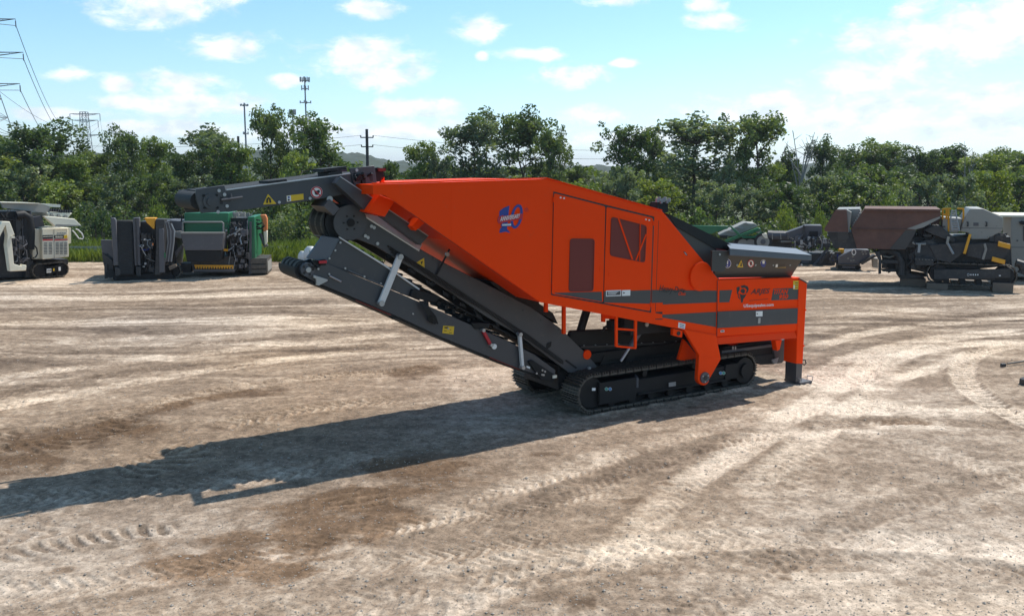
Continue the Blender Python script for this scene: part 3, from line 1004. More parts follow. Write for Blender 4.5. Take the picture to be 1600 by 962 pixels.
mtext('lettering', 'USequipsales.com', [(1162, 481.6), (1208.6, 479.6), (1208.8, 473.2), (1162, 475.2)], -0.016, 'white', rear, 0, 0.015)
# animal head emblem: mane, cheek, muzzle and nose as separate dark flashes
for poly in ([(1151, 449), (1155.5, 447.2), (1156, 452), (1153.5, 457), (1155, 462), (1151.8, 459)],
             [(1157, 446.6), (1163, 445.3), (1168.5, 447.5), (1170, 452), (1168, 457), (1165, 458.5), (1167, 453), (1164, 449.5), (1159, 450)],
             [(1158, 452), (1162, 451), (1164.5, 454), (1163, 458.5), (1159.5, 458), (1157, 455)],
             [(1155.6, 458.5), (1158.5, 460), (1163, 460.4), (1166.5, 459.6), (1164, 464), (1161.5, 467), (1160.5, 472.5), (1158, 472.8), (1157.5, 467)],
             [(1152.5, 460.5), (1154.6, 463), (1156.6, 468), (1153.8, 465.5)]):
    decal('emblem_flash', poly, -0.016, 'ink', rear)

# --- feed hopper
hop = MB()
a0, a1, a2, a3 = m(1113, 391.5, -.16), m(1257, 399, -.16), m(1236, 432.5, .10), m(1118, 434, .10)
hop.prism([a0, a1, a2, a3], (0, .05, 0))
hopper = hop.build('hopper_side', 'hopper', shredder)
b0, b1 = m(1030, 336, .06), m(1122, 436, .06)
plate('hopper_back', [(1040, 336), (1120, 386), (1113, 424), (1124, 436), (1100, 436), (1030, 345)], 0.05, 0.10, 'hopper', hopper)
plate('hopper_gusset', rounded([(1113, 392), (1141, 392), (1132, 424), (1112, 424)], 3), -0.185, -0.165, 'hopper', hopper)
MB().prism([m(1043, 333.5, .03), m(1066, 344.5, .03), m(1149, 385.5, .03), m(1136, 391.5, .03), m(1118, 388.5, .03), m(1056, 353.5, .03)], (0, .10, 0)).build('hopper_fold', 'black', hopper)
f0, f1 = m(1045, 336, .06), m(1145, 387, .06)
MB().prism([f0, f1, f1 + (0, 0, -.03), f0 + (0, 0, -.03)], (0, 2.4, 0)).build('hopper_apron', 'black', hopper)
l0, l1 = m(1141, 388.3, -.27), m(1268.5, 398.5, -.27)
MB().prism([l0, l1, l1 + (0, 0, -.105), l0 + (0, 0, -.125)], (0, .03, 0)).build('hopper_lip', 'steelblue', hopper, 0.006)
MB().prism([l0, l1, l1 + (0.02, .42, .10), l0 + (0.3, .42, .06)], (0, 0, -.015)).build('hopper_lip', 'steelblue', hopper)
MB().prism([l1, l1 + (.04, .42, .09), l1 + (.04, 2.8, .09), l1 + (0, 2.8, 0)], (0, 0, -.03)).build('hopper_lip', 'steelblue', hopper)
z = a2[2]
MB().prism([(a1[0], .0, a1[2]), (a1[0], 2.6, a1[2]), (a2[0], 2.4, a2[2]), (a2[0], .15, a2[2])], (.04, 0, 0)).build('hopper_end', 'hopper', hopper)
MB().prism([(a3[0], 2.45, a3[2]), (a2[0], 2.45, a2[2]), (a1[0], 2.7, a1[2]), (a0[0] - .6, 2.7, a0[2] + .1)], (0, .04, 0)).build('hopper_side', 'hopper', hopper)
MB().box(a3[0], a2[0], .14, 2.44, a2[2] - .02, a2[2] + .03).build('hopper_floor', 'black', hopper)
bolts(hopper, [(1121.8, 413.5), (1151, 414), (1180, 414), (1207.5, 413.8), (1233.8, 413.6), (1252, 414)], -0.03, 0.02)
bolts(hopper, [(1124, 397.5), (1219.5, 399.5)], -0.19, 0.02)


def hopsign(x, y):
    """depth of the slanted hopper side at a photo row"""
    return -.16 + .26 * (y - 395) / 38 - .012


def hdisc(x, y, r, ry, mat, dv=0.0, n=20):
    mb = MB()
    P = [m(a, b, hopsign(a, b) - dv) for a, b in discpts(x, y, r, n, ry)]
    mb.prism(P, (0, .002, 0))
    return mb.build('safety_sign', mat, hopper)


def hpoly(pts, mat, dv, name='safety_sign'):
    mb = MB()
    mb.prism([m(a, b, hopsign(a, b) - dv) for a, b in pts], (0, .002, 0))
    return mb.build(name, mat, hopper)


hdisc(1136.8, 411.6, 5.6, 7, 'skirt')
hdisc(1136.8, 411.6, 5.0, 6.3, 'blue', .003)
hpoly([(1136, 407.3), (1138, 407.3), (1137.4, 413), (1136.4, 413)], 'white', .006)
hdisc(1136.7, 415.3, .8, .8, 'white', .006, 8)
hpoly([(1158.4, 406.2), (1161.3, 417.6), (1151.8, 417.6)], 'yellow', 0)
hpoly([(1157, 410.5), (1158.8, 410.5), (1159.4, 416), (1155.5, 416), (1157.4, 413.5)], 'ink', .004)
hdisc(1173.3, 411.6, 5.0, 6.3, 'red')
hdisc(1173.3, 411.6, 4.0, 5.1, 'white', .003)
hpoly([(1172, 408.5), (1174.8, 408.5), (1175.4, 414), (1172.6, 415), (1171.6, 412)], 'ink', .006)
hpoly([(1170, 407.9), (1170.7, 407.4), (1176.7, 415.2), (1176, 415.8)], 'red', .009)
hdisc(1192.9, 411.8, 4.8, 6.2, 'skirt')
hdisc(1192.9, 411.8, 4.3, 5.6, 'blue', .003)
hpoly([(1191, 408), (1193, 406.8), (1195, 408), (1194.6, 412), (1191.6, 412)], 'white', .006)
hpoly([(1212.3, 407), (1230.3, 406.5), (1228, 418), (1210.5, 418.3)], 'yellow', 0)
hpoly([(1213, 407.8), (1216.3, 407.7), (1214.9, 417.4), (1211.7, 417.5)], 'white', .004)
for k in range(4):
    hpoly([(1217.5 - k * .5, 409.4 + k * 2), (1227.5 - k * .5, 409 + k * 2), (1227.3 - k * .5, 409.8 + k * 2), (1217.3 - k * .5, 410.2 + k * 2)], 'ink', .004)
# exhaust and camera cluster behind the roof
c = m(1031, 322, 1.3)
ex = MB()
ex.tube([c + (0, 0, -.7), c + (0, 0, -.05)], .10, 14)
ex.box(c[0] - .14, c[0] + .12, 1.2, 1.42, c[2] - .12, c[2] + .08)
ex.build('exhaust_stack', 'black', shredder)
ex = MB()
for k in range(7):
    ex.disc(c + (-.16 + .05 * k, -.1, .08 + .03 * math.sin(k * 2.1)), (0, 0, 1), .03, .07, 8)
ex.build('lamp_cluster', 'galv', shredder)

# --- main discharge conveyor (upper)
CV0, CV1 = 0.70, 1.56
upper = [(549, 327), (566, 331.5), (597, 352), (655, 388), (697, 412), (766, 447), (830, 480), (875, 512), (912, 548), (933, 572), (925, 582), (889, 582), (811, 524), (759, 494), (700, 454), (644, 419), (588, 385), (560, 374), (545, 368), (533, 358), (530, 346), (535, 333)]
up = plate('conveyor_side_plate', upper, CV0, CV0 + .05, 'grey', bevel=0.006)
P = [m(x, y, CV0) for x, y in upper]
MB().prism([p + (0, CV1 - CV0 - .05, 0) for p in P], (0, .05, 0)).build('conveyor_side_plate', 'grey', shredder)
head = m(548, 347.5, CV0)
HR = 0.27
mb = MB()
mb.tube([head + (-.02, -.045, 0), head + (-.02, .0, 0)], 0.262, 32)
mb.build('head_cover', 'grey', up)
mb = MB()
mb.tube([head + (-.02, -.07, 0), head + (-.02, -.045, 0)], .06, 12)
mb.build('head_hub', 'black', up)
for k in range(6):
    a = k * math.pi / 3
    MB().disc(head + (-.02 + .11 * math.cos(a), -.045, .11 * math.sin(a)), (0, -1, 0), .014, .014, 6).build('bolt', 'black', up)
dr = MB()
n = 9
for k in range(n):
    v0 = .08 + (CV1 - CV0 - .1) * k / n
    v1 = .08 + (CV1 - CV0 - .1) * (k + .86) / n
    rr = HR + (.02 if k % 3 == 1 else 0.0)
    dr.tube([head + (-.10, v0, -.02), head + (-.10, v1, -.02)], rr, 28)
hd = dr.build('head_drum', 'rubber', shredder)
for k in (1, 4, 7):
    v0 = .08 + (CV1 - CV0 - .1) * (k + .05) / n
    MB().tube([head + (-.10, v0, -.02), head + (-.10, v0 + .07, -.02)], HR + .028, 28).build('drum_lagging', 'lagging', hd)
belt = MB()
s0, s1 = m(566, 337, CV0), m(905, 553, CV0)
off = np.array([0, .10, 0])
W = CV1 - CV0 - .2
d = (s1 - s0) / np.linalg.norm(s1 - s0)
nrm = np.array([-d[2], 0, d[0]])
tail = s1 - nrm * .12
loop = [head + (-.10, 0, -.02) + HR * 1.10 * (math.cos(a) * nrm - math.sin(a) * d) for a in np.linspace(0, math.pi, 12)] + \
       [tail + .16 * (-math.cos(a) * nrm + math.sin(a) * d) for a in np.linspace(0, math.pi, 8)]
outer = [p + off for p in loop]
cen = sum(outer) / len(outer)
inner = []
for p in outer:
    t = (p - cen) @ nrm
    inner.append(p - nrm * .022 * np.sign(t))
for i in range(len(outer)):
    j = (i + 1) % len(outer)
    belt.prism([outer[i], outer[j], inner[j], inner[i]], (0, W, 0))
belt.build('conveyor_belt', 'rubber', shredder)
# lugs on the belt, seen between the two booms
lug = MB()
for k in range(26):
    p = s0 + d * (0.3 + k * .19) - nrm * .42 + off
    lug.prism([p, p + d * .04, p + d * .04 - nrm * .03, p - nrm * .03], (0, W, 0))
    if k % 4 == 1:
        lug.disc(m(600 + k * 8.5, 395 + k * 5.35, CV0 + .03), (0, 1, 0), .035, .05, 8)
lug.build('belt_idlers', 'black', shredder)
skb = MB()
skb.prism([m(562, 332, CV0 - .04), m(599, 339, CV0 + .10), m(659.5, 382, CV0 + .10), m(655.5, 391, CV0 - .04)], (0.0, 0.02, -.02))
sk = skb.build('belt_skirt', 'skirt', up)
bolts(up, [(580, 353.5), (584.3, 355.5), (570.5, 368.5), (574.5, 371), (589.5, 380.5)], CV0 - .002, .026)
decal('warning_triangle', [(662.7, 402.9), (663.6, 420.3), (648.7, 411.3)], CV0 - .004, 'yellow', up)
decal('warning_mark', [(657.3, 409), (661, 407.5), (659, 413.5)], CV0 - .007, 'ink', up)
decal('warning_mark', [(656.2, 414.6), (657.6, 414), (657.5, 415.8), (656, 416.2)], CV0 - .007, 'ink', up)
MB().tube([m(704, 386, CV0 - .08), m(698, 398, CV0 - .08), m(682, 429, CV0 - .02)], .016, 6).build('cable', 'black', up)
MB().disc(m(698, 397, CV0 - .1), (0, -1, 0), .035, .03, 10).build('clamp', 'silver', up)
plate('inspection_slot', rounded([(718, 456), (724, 458), (727, 465), (721, 462)], 1.5), CV0 - .02, CV0 + .01, 'black', up)
plate('inspection_slot', rounded([(855, 536), (862, 533), (861, 541), (854, 546)], 1.5), CV0 - .012, CV0 + .01, 'black', up)
plate('belt_scraper_slot', [(883, 563), (886, 562), (902, 574), (900, 576)], CV0 - .012, CV0 + .01, 'black', up)
c = m(918, 554, CV0 - .02)
MB().tube([c, c + (0, .05, 0)], .085, 20).build('orange_cover', 'orange', up)
c = m(918.8, 574.5, CV0 - .01)
MB().tube([c + (0, -.05, 0), c], .03, 10).build('tail_pivot', 'silver', up)

# cables, fasteners and idler brackets along the boom
for k in range(3):
    MB().tube([m(606 + k * 3, 384 + k * 5, CV0 - .03), m(650 + k * 2, 411 + k * 4, CV0 - .035), m(705, 446 + k * 4, CV0 - .03), m(760 + k * 2, 482 + k * 3, CV0 - .035), m(826, 524 + k * 3, CV0 - .03), m(880, 564 + k * 2, CV0 - .03)], .012, 6).build('hydraulic_hose', 'rubber', up)
for k in range(9):
    x = 650 + k * 28
    bolts(up, [(x, 387 + (x - 650) * .545 + (6 if x > 800 else 2))], CV0 - .002, .014, 'bggrey')
for k in range(6):
    x, y = 640 + k * 26, 424 + k * 17.2
    plate('idler_bracket', [(x, y - 4), (x + 9, y + 1), (x + 9, y + 6), (x, y + 1)], CV0 - .02, CV0 + .0, 'black', up)
# --- support beams under the housing nose
plate('mounting_beam', [(532, 276.7), (585.5, 311.7), (571.5, 330), (524, 286.5)], 0.45, 0.62, 'grey', bevel=.005)
plate('mounting_beam', [(605, 326.7), (669, 369.3), (657, 383), (596.5, 338.5)], 0.45, 0.62, 'grey', bevel=.005)
plate('beam_edge', [(532.5, 275.6), (584, 309.8), (583.4, 311), (532, 276.9)], 0.44, 0.47, 'silver')
plate('beam_edge', [(606, 325.8), (669.5, 368), (669, 369.4), (605.4, 327)], 0.44, 0.47, 'silver')
plate('mounting_bracket', [(592.7, 304), (616.7, 314), (601.5, 338.7), (574, 331)], 0.28, 0.60, 'orange', bevel=.006)
plate('mounting_bracket', [(654, 341), (664.7, 347.5), (649.5, 360.6), (644, 354)], 0.28, 0.60, 'orange', bevel=.006)
plate('chute_wall', [(520, 300), (560, 309), (600, 330), (590, 345), (545, 318)], 1.0, 1.6, 'orange')
MB().prism([m(*q, 0.9) for q in ((500, 295), (522, 290), (600, 345), (580, 350))], (0, .10, 0)).build('mounting_beam', 'grey', shredder)
mb = MB()
mb.prism([m(*q, .75) for q in ((766, 441), (782, 438), (806, 449), (864, 489), (872, 506), (850, 492), (800, 470))], (0, 1.1, 0))
mb.build('rubber_curtain', 'rubber', shredder)

# --- lower conveyor
LV0, LV1 = 0.66, 1.50
beam = [(470, 428), (493, 418), (511, 411), (560, 432), (638, 464), (706, 494), (789, 531), (834, 553), (868, 578), (866, 594), (811, 576), (766, 558), (688, 526), (622, 495), (552, 465), (493, 441)]
lo = plate('lower_conveyor_beam', beam, LV0, LV0 + .06, 'grey', bevel=.006)
MB().prism([m(x, y, LV0) + (0, LV1 - LV0 - .06, 0) for x, y in beam], (0, .06, 0)).build('lower_conveyor_beam', 'grey', shredder)
plate('side_cover', [(531, 372), (600, 415), (655, 453), (656, 470), (572, 436.5), (511, 411.5)], LV0 + .025, LV0 + .055, 'grey', lo, .004)
plate('side_cover', [(504, 368.5), (531, 373), (511, 411), (480, 403)], LV0 + .012, LV0 + .05, 'steelblue', lo, .004)
plate('cover_rim', [(530, 369.5), (601, 412.8), (656, 451), (655, 453), (600, 415.2), (531, 372)], LV0 - .01, LV0 + .03, 'skirt', lo)
q0, q1, q2, q3 = [m(*q, LV0 + .05) for q in ((504, 368.5), (531, 372), (600, 414), (655, 452))]
cov = MB()
for a, b in ((q0, q1), (q1, q2), (q2, q3)):
    cov.prism([a, b, b + (0, .35, 0), a + (0, .35, 0)], (0, 0, -.02))
cov.build('top_cover', 'grey', lo)
MB().prism([m(*q, LV0 + .05) for q in ((504, 369), (480, 403), (482, 404), (506, 370))], (0, .06, 0)).build('end_cover', 'steelblue', lo)
bolts(lo, [(531.5, 379), (523.5, 391), (514.5, 403.5), (514, 428), (539, 419), (569, 432), (594.5, 443), (497, 420)], LV0 - .003, .016)
bolts(lo, [(700, 513), (645, 490)], LV0 - .003, .014)
for (a, b) in (((544, 422), (568, 432)), ((575, 435.5), (612, 451))):
    P, Q = m(*a, LV0 - .012), m(*b, LV0 - .012)
    MB()._bar(P, Q, .02, .012).build('rib', 'steelblue', lo)
tl = m(480.3, 421, LV0)
mb = MB()
mb.tube([tl + (0, -.03, 0), tl + (0, .05, 0)], .105, 24)
mb.build('tail_wheel', 'bggrey', lo)
MB().tube([tl + (0, -.06, 0), tl + (0, -.03, 0)], .04, 10).build('tail_hub', 'silver', lo)
for k in range(5):
    a = k * 2 * math.pi / 5
    MB().disc(tl + (.075 * math.cos(a), -.03, .075 * math.sin(a)), (0, -1, 0), .02, .006, 8).build('wheel_hole', 'ink', lo)
dr = MB()
for k in range(5):
    v0 = .06 + (LV1 - LV0 - .12) * k / 5
    dr.tube([tl + (-.03, v0, 0), tl + (-.03, v0 + .15, 0)], .115, 24)
td = dr.build('tail_drum', 'rubber', shredder)
for k in range(4):
    v0 = .13 + k * .19
    MB().tube([tl + (-.03, v0, 0), tl + (-.03, v0 + .09, 0)], .128, 24).build('drum_lagging', 'lagging', td)
lb = MB()
e0, e1 = m(480, 437, LV0), m(862, 601, LV0)
dd = (e1 - e0) / np.linalg.norm(e1 - e0)
nn = np.array([-dd[2], 0, dd[0]])
path = [tl + (-.03, 0, 0) + .155 * (math.cos(a) * nn - math.sin(a) * dd) for a in np.linspace(math.pi * .55, math.pi, 8)]
path = path + [m(*q, LV0) for q in ((492, 445), (552, 469), (622, 499), (690, 530), (766, 561.5), (811, 579.5), (866, 598))]
for a, b in zip(path[:-1], path[1:]):
    t = (b - a) / np.linalg.norm(b - a)
    k = np.array([-t[2], 0, t[0]]) * .03
    lb.prism([a + (0, .03, 0), b + (0, .03, 0), b + k + (0, .03, 0), a + k + (0, .03, 0)], (0, LV1 - LV0 - .06, 0))
lb.build('lower_belt', 'rubber', shredder)
plate('belt_flap', [(613, 497.5), (631, 492), (628, 500), (640, 503)], LV0 + .02, LV0 + .2, 'rubber')
plate('guide_strip', [(556, 468), (611, 491), (611, 493), (556, 470)], LV0 - .012, LV0 + .0, 'maroon', lo)
plate('guide_strip', [(765, 557), (812, 576.5), (812, 578), (765, 559)], LV0 - .012, LV0 + .0, 'maroon', lo)
plate('silver_bracket', [(490, 429.5), (512, 436.5), (512, 439), (498.5, 446), (494.5, 445.5), (494, 436), (490, 434)], LV0 - .05, LV0 + .0, 'silver', lo, .003)
MB().tube([m(515, 431, LV0 - .02), m(533, 440, LV0 - .02)], .014, 6).build('tension_rod', 'silver', lo)
MB().greeble(m(486, 416, LV0 - .06) + (0, 0, 0), m(508, 405, LV0 + .1), 8, 5, random.Random(4), (.03, .09)).build('motor_fittings', 'black', lo)
MB().box(*[k for a in zip(m(502, 409.5, LV0 - .05) - (.03, .0, .02), m(507, 409, LV0 - .03) + (.03, 0.02, .02)) for k in a]).build('red_tag', 'red', lo)


def strut(a, b, v, w, mat='skirt', name='strut', endr=.045):
    P, Q = m(*a, v), m(*b, v)
    o = MB()._bar(P, Q, .05, w).build(name, mat, shredder, .004)
    e = MB()
    for p in (P, Q):
        e.tube([p + (0, -.05, 0), p + (0, .06, 0)], endr, 12)
    e.build('strut_eye', 'silver', o)
    return o


strut((624.5, 401), (595, 473.5), LV0 - .06, .10)
strut((811.7, 522), (816, 573.5), LV0 - .06, .065, endr=.035)
strut((754, 515.5), (766.5, 538.5), LV0 - .03, .05, 'red', 'red_strut', .03)
MB().disc(m(771.8, 541, LV0 - .04), (0, -1, 0), .045, .02, 16).build('reflector', 'white', lo)
decal('warning_label', [(692.5, 508.6), (709.8, 509.8), (708.5, 522.4), (691, 520)], LV0 - .004, 'yellow', lo)
for k in range(3):
    x = 694.6 + k * 2.1
    decal('label_mark', [(x, 512.8), (x + 1.6, 512.9), (x + 1.8, 510.6), (x + .2, 510.4)], LV0 - .0085, 'ink', lo)
for (a, b, y) in ((693.5, 698, 516), (703, 705, 514.5), (701.5, 706, 519)):
    decal('label_line', [(a, y), (b, y + .3), (b, y + 1.1), (a, y + .8)], LV0 - .0075, 'ink', lo)
mb = MB()
mb.prism([m(*q, LV0 - .05) for q in ((645, 452), (661, 455), (689, 464), (680, 473), (658, 468), (641, 463))], (0, .4, 0))
mb.build('fold_block', 'black', shredder, .01)
mb = MB()
mb.prism([m(*q, LV0 - .03) for q in ((736, 504), (767, 505), (764, 513), (742, 514))], (0, .5, 0))
mb.build('fold_block', 'black', shredder, .01)
for k in range(5):
    x = 656 + k * 3
    MB().tube([m(x, 470, LV0 - .07), m(x + 5 - k, 480, LV0 - .11), m(x + 12, 490 + k, LV0 - .09), m(x + 16, 503 + k * .6, LV0 - .05)], .014, 6).build('hydraulic_hose', 'rubber', lo)
plate('hose_block', [(668, 499), (683, 500), (680, 507), (672, 503)], LV0 - .05, LV0, 'black', lo)
mb = MB()
mb.prism([m(*q, LV0 - .05) for q in ((826, 565), (832, 562), (868, 586), (866, 596), (846, 594))], (0, .3, 0))
mb.build('hinge_casting', 'black', lo, .01)
bolts(lo, [(847, 578), (851, 580), (838, 583), (846.5, 585), (849, 585.4)], LV0 - .055, .018)
decal('sticker', [(823, 571), (828.5, 573), (828, 576), (822.5, 574)], LV0 - .065, 'white', lo)
MB().box(*[k for a in zip(m(866.5, 588, LV0 - .08) - (.03, .0, .03), m(866.5, 588, LV0 - .05) + (.03, 0.02, .03)) for k in a]).build('sensor', 'cream', lo)
# idlers and frame between both booms
fr = MB()
for k in range(14):
    t = k / 13
    q = m(640 + 150 * t, 452 + 88 * t - 6, LV0 + .12)
    fr.tube([q, q + (0, LV1 - LV0 - .3, 0)], .035, 8)
fr.build('belt_idlers', 'black', shredder)

# --- overband magnet
mg = plate('magnet_frame', [(350, 298.5), (354, 297.5), (547.8, 271.8), (556, 280), (543, 303.6), (471, 315.6), (357.5, 331.2), (350, 331)], 0.70, 0.76, 'grey', bevel=.006)
MB().prism([m(x, y, .70) + (.15, 1.34, 0) for x, y in [(350, 298.5), (547.8, 271.8), (556, 280), (543, 303.6), (357.5, 331.2), (350, 331)]], (0, .06, 0)).build('magnet_frame', 'grey', shredder)
plate('frame_edge', [(354, 296.2), (548, 270.4), (548, 272), (354, 298)], .68, .76, 'silver', mg)
LPL = [(306, 295.8), (351, 289), (354, 303), (353, 331), (314, 333), (306.5, 312)]
ep = plate('end_plate', LPL, 0.66, 0.70, 'grey', shredder, .006)
plate('end_plate', [(279, 297.5), (322, 292), (326, 331), (291, 332.5), (280, 312)], 2.06, 2.10, 'grey', shredder, .006)
mc = m(329, 315, .66)
MB().tube([mc + (0, -.02, 0), mc], .105, 24).build('bearing', 'grey', ep)
MB().tube([mc + (0, -.045, 0), mc + (0, -.02, 0)], .055, 16).build('bearing_cap', 'grey', ep)
for k in range(4):
    a = k * math.pi / 2 + .8
    MB().disc(mc + (.12 * math.cos(a), -.004, .12 * math.sin(a)), (0, -1, 0), .018, .014, 8).build('bolt', 'black', ep)
plate('adjuster_slot', [(343.5, 307.5), (348, 307), (348.5, 319), (344, 319.5)], .655, .66, 'ink', ep)
MB().tube([m(346, 312.5, .63), m(379, 308, .63)], .014, 8).build('tension_rod', 'bggrey', ep)
MB().tube([m(361, 303, .64), m(362, 314, .64)], .012, 8).build('tension_rod', 'bggrey', ep)
bolts(ep, [(342, 298), (350.5, 304), (354.5, 322), (340.5, 331)], .657, .024)
mdr = MB()
dc = m(303, 313, 1.1)
mdr.tube([dc + (0, -.36, 0), dc + (0, .72, 0)], .125, 28)
mdr.build('magnet_drum', 'rubber', shredder)
mbelt = MB()
t0, t1 = m(326, 299, .76), m(560, 268.5, .76)
b0_, b1_ = m(328, 329, .76), m(560, 296, .76)
mbelt.prism([t0, t1, t1 + (0, 0, -.02), t0 + (0, 0, -.02)], (0, 1.28, 0))
mbelt.prism([b0_, b1_, b1_ + (0, 0, .02), b0_ + (0, 0, .02)], (0, 1.28, 0))
mbelt.build('magnet_belt', 'rubber', shredder)
for (xa, xb, ya, yb) in ((497, 532, 266.5, 262.5), (505, 525, 272, 269), (412, 440, 285, 282)):
    p, q = m(xa, ya, 1.0), m(xb, yb, 1.0)
    MB()._bar(p, q, .5, .045).build('belt_cleat', 'rubber', shredder)
mbx = MB()
p, q = m(380, 312, .8), m(520, 291, .8)
mbx._bar(p + (0, .45, 0), q + (0, .45, 0), .85, .2)
mbx.build('magnet_block', 'black', shredder)
rp = plate('end_plate', [(546.7, 263), (585, 258.8), (589, 286), (572, 296), (554, 292)], .66, .70, 'grey', shredder, .006)
MB().prism([m(x, y, .66) + (0, 1.16, 0) for x, y in [(546.7, 263), (585, 258.8), (589, 286), (572, 296), (554, 292)]], (0, .04, 0)).build('end_plate', 'grey', shredder)
plate('plate_hole', rounded([(577, 274), (582, 273.5), (583, 283), (578.5, 283.5)], 1), .655, .66, 'ink', rp)
MB().greeble(m(557, 288, .58), m(575, 271, .68) + (0, 0.02, 0), 5, 4, random.Random(3), (.04, .1)).build('motor_fittings', 'black', rp)
bolts(rp, [(555, 275), (557, 266)], .657, .024)
p = m(590, 273, .9)
MB().tube([p, p + (0, .8, 0)], .11, 16).build('drive_motor', 'black', shredder)
MB().box(p[0] + .0, p[0] + .12, .86, .98, p[2] + .05, p[2] + .10).build('motor_cap', 'maroon', shredder)
p = m(598, 281, .9)
MB().box(p[0] - .03, p[0] + .03, .9, .96, p[2] - .15, p[2] + .04).build('lifting_lug', 'orange', shredder)
decal('warning_triangle', rounded([(418.7, 303), (432, 318.5), (411, 319.8)], 1.2), .697, 'yellow', mg)
MB().tube([m(417.3, 317.2, .693), m(417.6, 311.5, .693), m(419.6, 309, .693), m(421.8, 310.8, .693), m(422.6, 316.8, .693)], .012, 6).build('warning_mark', 'ink', mg)
decal('warning_label', [(447.6, 305.8), (474, 302.6), (474.5, 311.8), (448.3, 315.4)], .697, 'yellow', mg)
decal('label_field', [(447.9, 306.2), (454.3, 305.4), (454.9, 314.1), (448.6, 315)], .694, 'white', mg)
for k in range(2):
    decal('label_mark', discpts(451.2, 308.3 + k * 4.1, 1.6, 12), .691, 'blue' if k == 0 else 'ink', mg)
decal('prohibition_sign', discpts(494.7, 300.4, 9.3, 28), .697, 'white', mg)
ringo, ringi = discpts(494.7, 300.4, 9.0, 28), discpts(494.7, 300.4, 7.1, 28)
rg = MB()
for k in range(28):
    j = (k + 1) % 28
    rg.face_loop([m(*ringo[k], .693), m(*ringi[k], .693), m(*ringi[j], .693), m(*ringo[j], .693)])
rg.face_loop([m(*q, .690) for q in ((489, 296.3), (490.2, 295), (500.5, 304.6), (499.3, 305.9))])
rg.build('prohibition_ring', 'red', mg)
decal('prohibition_mark', [(491, 299), (495, 298), (499, 296.5), (500, 300), (496, 305), (492.5, 304)], .695, 'ink', mg)
bolts(mg, [(436, 316), (484, 310)], .697, .022)
p, q = m(500, 316, .9), m(515, 330, .9)
MB()._bar(p, q, .6, .14).build('hanger_plate', 'bggrey', shredder)
c = m(514.5, 311, .69)
MB().tube([c + (0, -.03, 0), c], .045, 16).build('pivot_pin', 'silver', mg)

# --- undercarriage
TR, U0, U1 = 0.335, -4.80, -1.12


def track_pos(s):
    """point and heading on the track oval at arc length s (machine u, z)"""
    L = U1 - U0
    C = math.pi * TR
    s %= (2 * L + 2 * C)
    if s < L:
        return U0 + s, 2 * TR, 0.0
    s -= L
    if s < C:
        a = s / TR
        return U1 + TR * math.sin(a), TR + TR * math.cos(a), -a
    s -= C
    if s < L:
        return U1 - s, 0.0, -math.pi
    s -= L
    a = s / TR
    return U0 - TR * math.sin(a), TR - TR * math.cos(a), -math.pi - a


